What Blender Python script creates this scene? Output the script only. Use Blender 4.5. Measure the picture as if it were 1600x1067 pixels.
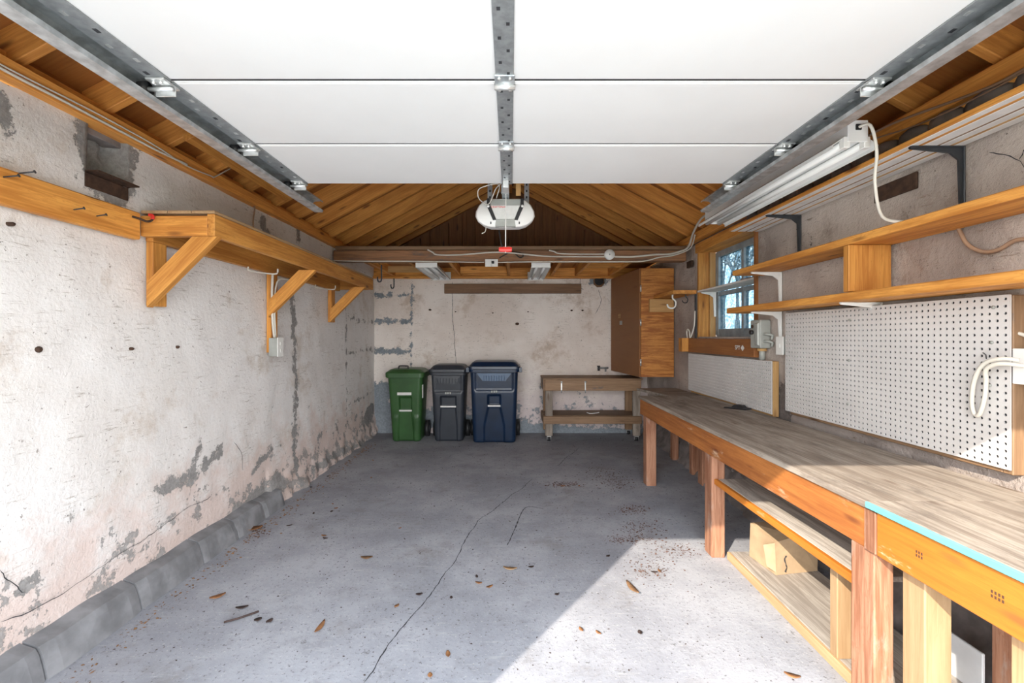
import bpy, bmesh, math, random
from mathutils import Vector, Matrix, noise as mnoise

random.seed(7)
scene = bpy.context.scene
for o in list(bpy.data.objects):
    bpy.data.objects.remove(o, do_unlink=True)
COL = scene.collection

# ------------------------------------------------------------------ camera
CAMH = 1.42
F_PX, CX, CY = 700.0, 798.0, 526.0            # measured focal length and vanishing point, 1600x1067 frame
cam_d = bpy.data.cameras.new('camera')
cam_d.sensor_width = 36.0
cam_d.lens = 36.0 * F_PX / 1600.0
cam_d.shift_x = (800.0 - CX) / 1600.0
cam_d.shift_y = (CY - 533.5) / 1600.0
cam_d.clip_start = 0.02
cam = bpy.data.objects.new('camera', cam_d)
cam.location = (0, 0, CAMH)
cam.rotation_euler = (math.radians(90), 0, 0)
COL.objects.link(cam)
scene.camera = cam

# ------------------------------------------------------------------ sky, sun, exposure
world = bpy.data.worlds.new('sky')
scene.world = world
world.use_nodes = True
wn = world.node_tree
wn.nodes.clear()
w_out = wn.nodes.new('ShaderNodeOutputWorld')
w_bg = wn.nodes.new('ShaderNodeBackground')
w_tc = wn.nodes.new('ShaderNodeTexCoord')
w_sep = wn.nodes.new('ShaderNodeSeparateXYZ')
w_ramp = wn.nodes.new('ShaderNodeValToRGB')
w_ramp.color_ramp.elements[0].position = 0.0
w_ramp.color_ramp.elements[0].color = (1.0, 0.985, 0.965, 1)
w_ramp.color_ramp.elements[1].position = 0.7
w_ramp.color_ramp.elements[1].color = (0.78, 0.89, 1.0, 1)
wn.links.new(w_tc.outputs['Generated'], w_sep.inputs[0])
wn.links.new(w_sep.outputs['Z'], w_ramp.inputs['Fac'])
wn.links.new(w_ramp.outputs['Color'], w_bg.inputs['Color'])
w_bg.inputs['Strength'].default_value = 3.6
wn.links.new(w_bg.outputs[0], w_out.inputs['Surface'])

SUN_DIR = Vector((0.75, 1.0, -0.76)).normalized()
sun_d = bpy.data.lights.new('sun', 'SUN')
sun_d.energy = 2.6
sun_d.angle = math.radians(0.5)
sun_d.color = (1.0, 0.90, 0.76)
sun = bpy.data.objects.new('sun', sun_d)
sun.rotation_euler = SUN_DIR.to_track_quat('-Z', 'Y').to_euler()
sun.location = (-6, -8, 8)
COL.objects.link(sun)

# sampling portal in the open doorway (adds no light of its own)
def portal(name, loc, rot, sx, sy):
    d = bpy.data.lights.new(name, 'AREA')
    d.shape = 'RECTANGLE'; d.size = sx; d.size_y = sy
    d.cycles.is_portal = True
    o = bpy.data.objects.new(name, d)
    o.location = loc; o.rotation_euler = rot
    COL.objects.link(o)
portal('doorway_portal', (0.0, 0.10, 1.13), (math.radians(90), 0, 0), 2.75, 2.3)

vs = scene.view_settings
vs.view_transform = 'Standard'
vs.look = 'None'
vs.gamma = 1.0
vs.use_curve_mapping = False
vs.exposure = 1.70

# ------------------------------------------------------------------ measuring helpers (photo pixel -> real place on a known plane)
HW, YB = 2.02, 6.63                            # half width of the room, depth of the back wall
def at(px, py, y):  return Vector(((px - CX) * y / F_PX, y, CAMH + (CY - py) * y / F_PX))
def on_floor(px, py, z=0.0):
    y = F_PX * (CAMH - z) / (py - CY)
    return Vector(((px - CX) * y / F_PX, y, z))
def on_left(px, py, x=-HW):
    y = F_PX * x / (px - CX)
    return Vector((x, y, CAMH + (CY - py) * y / F_PX))
def on_right(px, py, x=HW): return on_left(px, py, x)
def on_back(px, py, y=YB):  return at(px, py, y)

# ------------------------------------------------------------------ node helpers
class NB:
    def __init__(s, name):
        s.m = bpy.data.materials.new(name); s.m.use_nodes = True
        s.t = s.m.node_tree; s.t.nodes.clear()
        s.out = s.n('ShaderNodeOutputMaterial'); s.b = s.n('ShaderNodeBsdfPrincipled')
        s.l(s.b.outputs[0], s.out.inputs[0])
    def n(s, t): return s.t.nodes.new(t)
    def l(s, a, b): s.t.links.new(a, b)
    def put(s, v, inp):
        if hasattr(v, 'is_linked') or isinstance(v, bpy.types.NodeSocket): s.l(v, inp)
        elif isinstance(v, (tuple, list)) and len(v) == 3 and inp.type == 'RGBA': inp.default_value = (*v, 1)
        else: inp.default_value = v
    def pos(s): return s.n('ShaderNodeNewGeometry').outputs['Position']
    def obj(s): return s.n('ShaderNodeTexCoord').outputs['Object']
    def rnd(s): return s.n('ShaderNodeObjectInfo').outputs['Random']
    def attr(s, name):
        a = s.n('ShaderNodeAttribute'); a.attribute_name = name; return a.outputs['Fac']
    def vmul(s, v, k):
        a = s.n('ShaderNodeVectorMath'); a.operation = 'MULTIPLY'; s.l(v, a.inputs[0]); a.inputs[1].default_value = k; return a.outputs[0]
    def vadd(s, v, w):
        a = s.n('ShaderNodeVectorMath'); a.operation = 'ADD'; s.l(v, a.inputs[0]); s.put(w, a.inputs[1]); return a.outputs[0]
    def noise(s, v, scale, detail=4, rough=0.55, dist=0.0):
        a = s.n('ShaderNodeTexNoise'); s.l(v, a.inputs['Vector']); a.inputs['Scale'].default_value = scale
        a.inputs['Detail'].default_value = detail; a.inputs['Roughness'].default_value = rough
        a.inputs['Distortion'].default_value = dist; return a.outputs['Fac']
    def vor(s, v, scale, feature='F1'):
        a = s.n('ShaderNodeTexVoronoi'); a.feature = feature; s.l(v, a.inputs['Vector']); a.inputs['Scale'].default_value = scale
        return a.outputs['Distance']
    def math(s, op, a, b=0.0, clamp=False):
        m = s.n('ShaderNodeMath'); m.operation = op; m.use_clamp = clamp; s.put(a, m.inputs[0]); s.put(b, m.inputs[1]); return m.outputs[0]
    def step(s, v, a, b, lo=0.0, hi=1.0):
        m = s.n('ShaderNodeMapRange'); m.interpolation_type = 'SMOOTHSTEP'; s.put(v, m.inputs['Value'])
        m.inputs['From Min'].default_value = a; m.inputs['From Max'].default_value = b
        m.inputs['To Min'].default_value = lo; m.inputs['To Max'].default_value = hi
        return m.outputs['Result']
    def mix(s, f, a, b, mode='MIX'):
        m = s.n('ShaderNodeMix'); m.data_type = 'RGBA'; m.blend_type = mode
        s.put(f, m.inputs[0]); s.put(a, m.inputs[6]); s.put(b, m.inputs[7]); return m.outputs[2]
    def bump(s, h, dist=0.01, strength=0.5):
        b = s.n('ShaderNodeBump'); b.inputs['Distance'].default_value = dist; b.inputs['Strength'].default_value = strength
        s.put(h, b.inputs['Height']); s.l(b.outputs[0], s.b.inputs['Normal'])
    def fin(s, col, rough=0.7, metal=0.0, spec=0.5):
        s.put(col, s.b.inputs['Base Color']); s.put(rough, s.b.inputs['Roughness']); s.put(metal, s.b.inputs['Metallic'])
        s.b.inputs['Specular IOR Level'].default_value = spec
        return s.m

def wood(name, light, dark, knot, rough=0.62, grime=0.0, grime_col=(0.12, 0.10, 0.09), contrast=1.0, wavy=1.0):
    b = NB(name)
    r = b.rnd()
    off = b.n('ShaderNodeCombineXYZ'); b.l(b.math('MULTIPLY', r, 37.0), off.inputs[0]); b.l(b.math('MULTIPLY', r, 11.3), off.inputs[1]); b.l(b.math('MULTIPLY', r, 5.7), off.inputs[2])
    p = b.vadd(b.obj(), off.outputs[0])
    n1 = b.noise(b.vmul(p, (1.6, 16, 16)), 1.0, 4, 0.6, 0.6 * wavy)
    n2 = b.noise(b.vmul(p, (3.5, 95, 95)), 1.0, 3, 0.6, 0.3 * wavy)
    n3 = b.noise(p, 2.2, 3)
    g = b.math('ADD', b.math('MULTIPLY', n1, 0.6), b.math('MULTIPLY', n2, 0.4))
    col = b.mix(b.step(g, 0.5 - 0.16 / contrast, 0.5 + 0.16 / contrast), dark, light)
    ring = b.math('SINE', b.math('MULTIPLY', n1, 60.0))
    col = b.mix(b.step(ring, 0.75, 1.0, 0.0, 0.30 * contrast), col, dark)
    kd = b.vor(b.vmul(p, (2.3, 9.0, 9.0)), 1.0)
    col = b.mix(b.step(kd, 0.05, 0.17, 0.85, 0.0), col, knot)
    tone = b.math('ADD', b.math('MULTIPLY', b.math('ADD', r, b.math('MULTIPLY', n3, 0.6)), 0.32), 0.74)
    tc = b.n('ShaderNodeCombineColor'); [b.l(tone, tc.inputs[i]) for i in range(3)]
    col = b.mix(1.0, col, tc.outputs[0], 'MULTIPLY')
    if grime > 0:
        gn = b.noise(b.vmul(p, (3, 9, 9)), 1.0, 6, 0.7)
        col = b.mix(b.step(gn, 0.66 - 0.3 * grime, 0.74), col, grime_col)
    b.bump(n2, 0.003, 0.35)
    return b.fin(col, rough)

def plain(name, col, rough=0.5, metal=0.0, var=0.12, scale=14, bump=0.0, spec=0.5):
    b = NB(name)
    n = b.noise(b.obj(), scale, 4)
    dk = tuple(c * (1 - 2 * var) for c in col)
    c = b.mix(b.step(n, 0.3, 0.7), dk, tuple(min(1, x) for x in col))
    if bump: b.bump(n, 0.004, bump)
    return b.fin(c, rough, metal, spec)

M = {}
M['wood'] = wood('golden_lumber', (0.74, 0.345, 0.075), (0.48, 0.18, 0.03), (0.15, 0.045, 0.01), contrast=1.3)
M['rafter'] = wood('rafter_lumber', (0.80, 0.37, 0.085), (0.55, 0.21, 0.042), (0.16, 0.045, 0.01), contrast=1.1)
M['sheath'] = wood('roof_plywood', (0.42, 0.165, 0.035), (0.29, 0.10, 0.02), (0.14, 0.05, 0.01), contrast=0.7)
M['gable'] = wood('gable_boards', (0.27, 0.115, 0.035), (0.17, 0.065, 0.02), (0.07, 0.02, 0.01))
M['beam'] = wood('aged_beam', (0.36, 0.17, 0.075), (0.17, 0.085, 0.045), (0.06, 0.03, 0.02), grime=0.55, grime_col=(0.13, 0.10, 0.085))
M['apron'] = wood('worn_red_lumber', (0.45, 0.165, 0.038), (0.27, 0.082, 0.018), (0.12, 0.03, 0.01), grime=0.25, grime_col=(0.60, 0.42, 0.28))
M['apron_new'] = wood('bright_orange_lumber', (0.56, 0.19, 0.02), (0.45, 0.135, 0.013), (0.3, 0.10, 0.02), grime=0.12, grime_col=(0.8, 0.6, 0.4))
M['post'] = wood('weathered_post', (0.40, 0.20, 0.12), (0.23, 0.09, 0.045), (0.12, 0.05, 0.03), grime=0.35, grime_col=(0.42, 0.31, 0.25), contrast=1.4, wavy=2.0)
M['pale'] = wood('pale_lumber', (0.47, 0.31, 0.17), (0.36, 0.22, 0.11), (0.3, 0.15, 0.06))
M['cart'] = wood('brown_lumber', (0.33, 0.20, 0.11), (0.20, 0.115, 0.06), (0.08, 0.04, 0.02), grime=0.15)
M['top'] = wood('worn_bench_top', (0.40, 0.345, 0.29), (0.22, 0.175, 0.14), (0.15, 0.10, 0.07), rough=0.75, grime=0.65, grime_col=(0.15, 0.12, 0.10), contrast=1.3)
M['grey_ply'] = wood('grey_plywood', (0.50, 0.45, 0.40), (0.30, 0.26, 0.225), (0.25, 0.20, 0.17), rough=0.8, contrast=1.6, wavy=2.5)
M['fir_ply'] = wood('fir_plywood', (0.56, 0.235, 0.05), (0.30, 0.095, 0.017), (0.2, 0.06, 0.01), contrast=1.7, wavy=3.5)
M['door_ply'] = wood('brown_door_panel', (0.30, 0.125, 0.04), (0.25, 0.10, 0.032), (0.22, 0.085, 0.03), contrast=0.5, wavy=0.5)
M['plank'] = wood('dark_plank', (0.22, 0.115, 0.055), (0.14, 0.07, 0.033), (0.06, 0.03, 0.015))
M['sill'] = wood('stained_board', (0.42, 0.165, 0.045), (0.28, 0.10, 0.028), (0.15, 0.05, 0.02))
M['tan'] = wood('tan_trim', (0.56, 0.33, 0.13), (0.42, 0.235, 0.085), (0.25, 0.12, 0.04))
M['white_wood'] = plain('white_painted_wood', (0.90, 0.875, 0.84), 0.6, 0, 0.10, 6)
M['door_white'] = plain('white_door_skin', (0.82, 0.815, 0.80), 0.38, 0, 0.015, 3)
M['white_metal'] = plain('white_enamel', (0.85, 0.85, 0.83), 0.35, 0, 0.03, 8)
M['white_plastic'] = plain('white_plastic', (0.86, 0.85, 0.82), 0.4, 0, 0.03, 8)
M['cable'] = plain('white_cable', (0.72, 0.68, 0.60), 0.5, 0, 0.08, 5)
M['cable_dk'] = plain('brown_cable', (0.42, 0.27, 0.18), 0.5, 0, 0.08, 5)
M['galv'] = plain('galvanised_steel', (0.66, 0.70, 0.72), 0.34, 0.65, 0.20, 22)
M['galv_dk'] = plain('dull_galvanised_steel', (0.33, 0.345, 0.35), 0.45, 0.35, 0.15, 30)
M['chrome'] = plain('bright_zinc', (0.80, 0.81, 0.80), 0.28, 0.7, 0.10, 20)
M['grey_metal'] = plain('grey_paint', (0.40, 0.41, 0.38), 0.5, 0.1, 0.08, 12)
M['rust'] = plain('rusty_iron', (0.085, 0.045, 0.028), 0.85, 0.2, 0.25, 30, 0.5)
M['black'] = plain('black_plastic', (0.018, 0.018, 0.02), 0.5, 0, 0.1, 12)
M['black_metal'] = plain('black_steel', (0.055, 0.06, 0.068), 0.45, 0.3, 0.1, 12)
M['red'] = plain('red_plastic', (0.75, 0.04, 0.03), 0.4, 0, 0.05, 10)
M['green_bin'] = plain('green_bin_plastic', (0.036, 0.105, 0.03), 0.42, 0, 0.12, 6)
M['black_bin'] = plain('charcoal_bin_plastic', (0.032, 0.038, 0.05), 0.42, 0, 0.12, 6)
M['blue_bin'] = plain('navy_bin_plastic', (0.006, 0.021, 0.056), 0.34, 0, 0.15, 6)
M['blue_rib'] = plain('blue_bin_panel', (0.03, 0.085, 0.18), 0.4, 0, 0.1, 6)
M['sticker'] = plain('white_sticker', (0.75, 0.75, 0.72), 0.5, 0, 0.05, 30)
M['peg'] = plain('white_pegboard', (0.66, 0.635, 0.62), 0.5, 0, 0.05, 2.5)
M['card'] = plain('cardboard', (0.47, 0.33, 0.20), 0.8, 0, 0.12, 9)
M['cyan'] = plain('turquoise_paint', (0.16, 0.62, 0.62), 0.5, 0, 0.08, 9)
M['crack'] = plain('crack_and_hole_shade', (0.035, 0.035, 0.04), 0.95, 0, 0.1, 9)  # dark of cracks and slots, and painted shade behind the pegboard holes
M['ink'] = plain('stamp_ink', (0.10, 0.045, 0.02), 0.8, 0, 0.2, 60)
M['leaf'] = plain('dry_leaf', (0.36, 0.16, 0.06), 0.8, 0, 0.25, 20)
M['mulch'] = plain('mulch', (0.14, 0.065, 0.04), 0.9, 0, 0.3, 20)
M['leaf_dk'] = plain('dark_leaf', (0.06, 0.035, 0.03), 0.8, 0, 0.25, 20)
M['bark'] = plain('bark', (0.28, 0.15, 0.07), 0.9, 0, 0.25, 20, 0.5)
M['tree'] = plain('pale_bark', (0.34, 0.36, 0.38), 0.9, 0, 0.2, 8)
M['window_frame'] = plain('blue_grey_paint', (0.36, 0.41, 0.44), 0.55, 0, 0.18, 10)
M['gypsum'] = plain('white_board', (0.72, 0.73, 0.74), 0.7, 0, 0.08, 6)
M['tube'] = plain('tube_glass', (0.86, 0.86, 0.84), 0.2, 0, 0.02, 6)
M['mortar'] = plain('old_mortar', (0.27, 0.235, 0.225), 0.95, 0, 0.22, 9, 0.8)

b = NB('window_glass')
tr = b.n('ShaderNodeBsdfTransparent'); gl = b.n('ShaderNodeBsdfGlossy'); mx = b.n('ShaderNodeMixShader')
gl.inputs['Roughness'].default_value = 0.05
gn = b.noise(b.pos(), 45, 5, 0.75); b.l(b.mix(b.step(gn, 0.42, 0.6), (0.15, 0.24, 0.30), (0.42, 0.47, 0.49)), tr.inputs['Color'])
mx.inputs[0].default_value = 0.08
b.l(tr.outputs[0], mx.inputs[1]); b.l(gl.outputs[0], mx.inputs[2]); b.l(mx.outputs[0], b.out.inputs[0])
M['glass'] = b.m

def wall_material(name, paint, paint2, grey, low, speck=0.5, low_z=0.75, rough_h=0.5, worn=0.5):
    b = NB(name)
    p = b.pos()
    big = b.noise(p, 1.1, 5, 0.6); mid = b.noise(p, 4.5, 7, 0.68); fine = b.noise(p, 40, 5, 0.7)
    z = b.n('ShaderNodeSeparateXYZ'); b.l(p, z.inputs[0]); z = z.outputs['Z']
    col = b.mix(b.step(big, 0.36, 0.66), paint, paint2)
    # rubbed brownish clouds
    cl = b.noise(b.vadd(p, (3.1, 8.7, 1.3)), 2.3, 7, 0.72)
    col = b.mix(b.step(cl, 0.52, 0.70, 0.0, 0.55 * worn), col, tuple(c * k for c, k in zip(paint2, (.74, .66, .58))))
    # long thin level scratches, in clusters
    sc = b.noise(b.vmul(p, (3.2, 3.2, 34)), 2.4, 5, 0.78)
    sm = b.math('MULTIPLY', b.step(sc, 0.55, 0.66), b.step(mid, 0.44, 0.62))
    col = b.mix(b.math('MULTIPLY', sm, 0.8 * speck), col, tuple(0.42 * c * k for c, k in zip(paint, (1, .88, .76))))
    # pits and crumbs
    pit = b.step(b.noise(p, 52, 4, 0.65), 0.635, 0.69)
    col = b.mix(b.math('MULTIPLY', pit, b.step(mid, 0.40, 0.60, 0.15 * speck, speck)), col, (0.17, 0.135, 0.115))
    # damp band with an uneven upper edge
    hz = b.math('ADD', z, b.math('MULTIPLY', b.math('SUBTRACT', mid, 0.5), 1.5))
    col = b.mix(b.step(hz, low_z * 0.25, low_z, 0.70, 0.0), col, low)
    # flaked spots, more of them near the foot of the wall
    fk = b.math('ADD', b.noise(p, 6.5, 8, 0.74), b.step(z, 0.0, 1.0, 0.11 * worn + .03, 0.0))
    flake = b.step(fk, 0.685, 0.70)
    # bare cement where the paint has gone
    m = b.math('ADD', b.attr('grey'), b.math('MULTIPLY', b.math('SUBTRACT', b.noise(p, 8, 9, 0.8), 0.5), 1.9))
    fac = b.math('MAXIMUM', b.step(m, 0.48, 0.52), b.math('MULTIPLY', flake, 0.85))
    gcol = b.mix(b.step(fine, 0.3, 0.7), tuple(0.68 * c for c in grey), grey)
    col = b.mix(fac, col, gcol)
    h = b.math('ADD', b.math('MULTIPLY', fine, 0.55), b.math('ADD', mid, b.math('MULTIPLY', fac, -0.6)))
    b.bump(h, 0.016, rough_h)
    return b.fin(col, 0.9, 0, 0.2)
M['wall_left'] = wall_material('whitewashed_block', (0.82, 0.795, 0.78), (0.74, 0.70, 0.67), (0.36, 0.345, 0.335), (0.66, 0.50, 0.44), 1.1, 0.75, 0.6, 1.25)
M['wall_back'] = wall_material('stained_whitewash', (0.88, 0.81, 0.755), (0.75, 0.66, 0.595), (0.30, 0.335, 0.37), (0.62, 0.52, 0.53), 1.1, 1.0, 0.6, 1.5)
M['wall_right'] = wall_material('worn_grey_render', (0.60, 0.525, 0.475), (0.36, 0.305, 0.275), (0.20, 0.175, 0.165), (0.44, 0.40, 0.385), 1.3, 0.5, 1.0, 1.4)

b = NB('concrete_floor')
p = b.pos()
n1 = b.noise(p, 1.3, 6, 0.65); n2 = b.noise(p, 7, 6, 0.7); n3 = b.noise(p, 55, 5, 0.7)
col = b.mix(b.step(n1, 0.33, 0.68), (0.265, 0.272, 0.305), (0.39, 0.397, 0.432))
col = b.mix(b.step(n2, 0.5, 0.72, 0, 0.5), col, (0.225, 0.225, 0.24))
col = b.mix(b.step(n3, 0.58, 0.66, 0, 0.8), col, (0.10, 0.095, 0.095))
col = b.mix(b.step(b.noise(b.vadd(p, (7, 3, 0)), 60, 4, 0.7), 0.60, 0.68, 0, 0.7), col, (0.52, 0.51, 0.51))
sp = b.noise(b.vadd(p, (2, 9, 0)), 19, 6, 0.75)
col = b.mix(b.step(sp, 0.60, 0.68, 0, 0.7), col, (0.12, 0.115, 0.115))
dk = b.noise(b.vadd(p, (5, 1, 0)), 2.6, 7, 0.7)
col = b.mix(b.step(dk, 0.54, 0.72, 0, 0.55), col, (0.20, 0.185, 0.175))
scr = b.noise(b.vmul(p, (5, 38, 1)), 1.0, 5, 0.7)
col = b.mix(b.step(scr, 0.56, 0.72, 0, 0.45), col, (0.47, 0.47, 0.48))
b.bump(b.math('ADD', n3, n2), 0.006, 0.4)
M['floor'] = b.fin(col, 0.85, 0, 0.25)
M['curb'] = plain('grey_parging', (0.25, 0.25, 0.262), 0.92, 0, 0.2, 7, 0.6)
M['driveway'] = plain('driveway', (0.55, 0.54, 0.52), 0.9, 0, 0.12, 2)
M['lawn'] = plain('dry_lawn', (0.27, 0.25, 0.17), 0.95, 0, 0.2, 2)
M['roofing'] = plain('roof_shingle', (0.08, 0.08, 0.085), 0.95, 0, 0.2, 9)
M['siding'] = plain('front_siding', (0.5, 0.5, 0.48), 0.8, 0, 0.1, 4)

# ------------------------------------------------------------------ object helpers
WM = {}
def world_of(o): return WM.get(o.name, Matrix.Identity(4))
def put(o, Mx=None, parent=None):
    Mx = Mx or Matrix.Identity(4)
    COL.objects.link(o)
    if parent is not None:
        o.parent = parent
        o.matrix_parent_inverse = world_of(parent).inverted()
    o.matrix_basis = Mx
    WM[o.name] = Mx.copy()
    return o
def thing(name, label, cat, loc=(0, 0, 0), group=None):
    o = bpy.data.objects.new(name, None); o.empty_display_size = 0.1
    put(o, Matrix.Translation(loc)); return tag(o, label, cat, group)
def tag(o, label=None, cat=None, group=None, kind=None):
    if label: o['label'] = label
    if cat: o['category'] = cat
    if group: o['group'] = group
    if kind: o['kind'] = kind
    return o
def struct_root(name):
    o = bpy.data.objects.new(name, None); o.empty_display_size = 0.1
    put(o); o['kind'] = 'structure'; return o
CACHE = {}
def box_mesh(L, w, h, bev, mat):
    key = (round(L, 4), round(w, 4), round(h, 4), bev, mat)
    if key in CACHE: return CACHE[key]
    bm = bmesh.new()
    bmesh.ops.create_cube(bm, size=1.0)
    bmesh.ops.scale(bm, vec=(L, w, h), verts=bm.verts)
    bv = min(bev, 0.3 * min(L, w, h))
    if bv > 0: bmesh.ops.bevel(bm, geom=list(bm.edges), offset=bv, segments=1, affect='EDGES', profile=0.5)
    me = bpy.data.meshes.new('box'); bm.to_mesh(me); bm.free()
    me.materials.append(M[mat]); CACHE[key] = me
    return me
def box(name, x0, x1, y0, y1, z0, z1, mat, parent=None, bev=0.003, axis=None, rot=None):
    d = (x1 - x0, y1 - y0, z1 - z0)
    c = Vector(((x0 + x1) / 2, (y0 + y1) / 2, (z0 + z1) / 2))
    ax = axis if axis is not None else max(range(3), key=lambda i: d[i])
    if ax == 0:   me, R = box_mesh(d[0], d[1], d[2], bev, mat), Matrix.Identity(4)
    elif ax == 1: me, R = box_mesh(d[1], d[0], d[2], bev, mat), Matrix.Rotation(math.pi / 2, 4, 'Z')
    else:         me, R = box_mesh(d[2], d[1], d[0], bev, mat), Matrix.Rotation(-math.pi / 2, 4, 'Y')
    o = bpy.data.objects.new(name, me)
    T = Matrix.Translation(c)
    if rot is not None: T = T @ rot
    return put(o, T @ R, parent)
def bar(name, p0, p1, w, h, mat, parent=None, up=(0, 0, 1), bev=0.003):
    p0, p1 = Vector(p0), Vector(p1)
    d = p1 - p0; X = d.normalized(); Z = Vector(up); Y = Z.cross(X).normalized(); Z = X.cross(Y)
    R = Matrix((X, Y, Z)).transposed().to_4x4()
    o = bpy.data.objects.new(name, box_mesh(d.length, w, h, bev, mat))
    return put(o, Matrix.Translation((p0 + p1) / 2) @ R, parent)
def mesh_obj(name, verts, faces, mat, parent=None, smooth=False):
    me = bpy.data.meshes.new(name); me.from_pydata([tuple(v) for v in verts], [], faces); me.update()
    bm = bmesh.new(); bm.from_mesh(me); bmesh.ops.recalc_face_normals(bm, faces=bm.faces); bm.to_mesh(me); bm.free()
    me.materials.append(M[mat])
    if smooth: me.polygons.foreach_set('use_smooth', [True] * len(me.polygons))
    return put(bpy.data.objects.new(name, me), None, parent)
def loft(name, rings, mat, parent=None, smooth=False, cap=True):
    n = len(rings[0]); V = [v for r in rings for v in r]; Fc = []
    for i in range(len(rings) - 1):
        for j in range(n):
            k = (j + 1) % n
            Fc.append((i * n + j, i * n + k, (i + 1) * n + k, (i + 1) * n + j))
    if cap: Fc.append(tuple(range(n))[::-1]); Fc.append(tuple(range((len(rings) - 1) * n, len(rings) * n)))
    return mesh_obj(name, V, Fc, mat, parent, smooth)
def smooth_path(pts, sub=6):
    pts = [Vector(p) for p in pts]
    if len(pts) < 3 or sub < 2: return pts
    out = []
    P = [pts[0]] + pts + [pts[-1]]
    for i in range(1, len(P) - 2):
        a, b_, c, d = P[i - 1], P[i], P[i + 1], P[i + 2]
        for k in range(sub):
            t = k / sub
            out.append(0.5 * ((2 * b_) + (c - a) * t + (2 * a - 5 * b_ + 4 * c - d) * t * t + (3 * b_ - a - 3 * c + d) * t ** 3))
    out.append(pts[-1]); return out
def tube(name, pts, r, mat, parent=None, sub=6, seg=8):
    P = smooth_path(pts, sub); rings = []; ref = Vector((0.31, 0.17, 0.93))
    for i, p in enumerate(P):
        t = (P[min(i + 1, len(P) - 1)] - P[max(i - 1, 0)]).normalized()
        u = t.cross(ref)
        if u.length < 1e-3: u = t.cross(Vector((1, 0, 0)))
        u.normalize(); v = t.cross(u)
        rr = r[min(i, len(r) - 1)] if isinstance(r, list) else r
        rings.append([p + u * rr * math.cos(2 * math.pi * k / seg) + v * rr * math.sin(2 * math.pi * k / seg) for k in range(seg)])
    return loft(name, rings, mat, parent, True)
def cyl(name, p0, p1, r, mat, parent=None, seg=16): return tube(name, [p0, p1], r, mat, parent, 1, seg)
def profile(name, pts, t, y0, y1, mat, parent=None):
    """thin sheet-metal profile given in (x, z), extruded along y"""
    P = [Vector((a, c)) for a, c in pts]; A, Bk = [], []
    for i, p in enumerate(P):
        d = (P[min(i + 1, len(P) - 1)] - P[max(i - 1, 0)]).normalized(); n = Vector((-d.y, d.x))
        A.append(p + n * t / 2); Bk.append(p - n * t / 2)
    ring = A + Bk[::-1]
    return loft(name, [[Vector((q.x, y, q.y)) for q in ring] for y in (y0, y1)], mat, parent)
def text_obj(name, body, size, Mx, mat, parent=None):
    cu = bpy.data.curves.new(name, 'FONT'); cu.body = body; cu.size = size; cu.extrude = 0.0006; cu.align_x = 'CENTER'; cu.align_y = 'CENTER'
    tmp = bpy.data.objects.new('tmp', cu); COL.objects.link(tmp)
    dg = bpy.context.evaluated_depsgraph_get(); me = bpy.data.meshes.new_from_object(tmp.evaluated_get(dg))
    bpy.data.objects.remove(tmp, do_unlink=True); me.materials.clear(); me.materials.append(M[mat])
    return put(bpy.data.objects.new(name, me), Mx, parent)
def seg_dist(p, a, b_):
    ax, ay = a; bx, by = b_; dx, dy = bx - ax, by - ay; L = dx * dx + dy * dy
    t = 0 if L == 0 else max(0, min(1, ((p[0] - ax) * dx + (p[1] - ay) * dy) / L))
    return math.hypot(p[0] - ax - t * dx, p[1] - ay - t * dy)
def grid_wall(name, u0, u1, v0, v1, res, place, disp, lines, skip=None, mat='wall_left', top=None):
    """a wall as a fine uneven sheet; `lines` = bare-cement strokes [(points, half width)] in wall coordinates"""
    nu, nv = max(1, round((u1 - u0) / res)), max(1, round((v1 - v0) / res)); V, Fc, G = [], [], []
    boxes = [(min(q[0] for q in pl) - hw - .11, max(q[0] for q in pl) + hw + .11, min(q[1] for q in pl) - hw - .11, max(q[1] for q in pl) + hw + .11) for pl, hw in lines]
    for j in range(nv + 1):
        for i in range(nu + 1):
            u = u0 + (u1 - u0) * i / nu; v = v0 + (v1 - v0) * j / nv
            if top and j == nv: v += top(u)
            g = 0.0
            for (pl, hw), bb in zip(lines, boxes):
                if bb[0] < u < bb[1] and bb[2] < v < bb[3]:
                    d = min(seg_dist((u, v), pl[k], pl[min(k + 1, len(pl) - 1)]) for k in range(max(1, len(pl) - 1)))
                    g = max(g, min(1, max(0, 0.5 + (hw - d) / 0.2)))
            V.append(place(u, v, disp(u, v, g))); G.append(g)
    for j in range(nv):
        for i in range(nu):
            u = u0 + (u1 - u0) * (i + .5) / nu; v = v0 + (v1 - v0) * (j + .5) / nv
            if skip and skip(u, v): continue
            a = j * (nu + 1) + i; Fc.append((a, a + 1, a + nu + 2, a + nu + 1))
    me = bpy.data.meshes.new(name); me.from_pydata(V, [], Fc); me.update(); me.materials.append(M[mat])
    at_ = me.attributes.new('grey', 'FLOAT', 'POINT'); at_.data.foreach_set('value', G)
    me.polygons.foreach_set('use_smooth', [True] * len(me.polygons))
    o = put(bpy.data.objects.new(name, me)); o['kind'] = 'structure'; return o
def nz(*a): return mnoise.noise(Vector(a))
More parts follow.
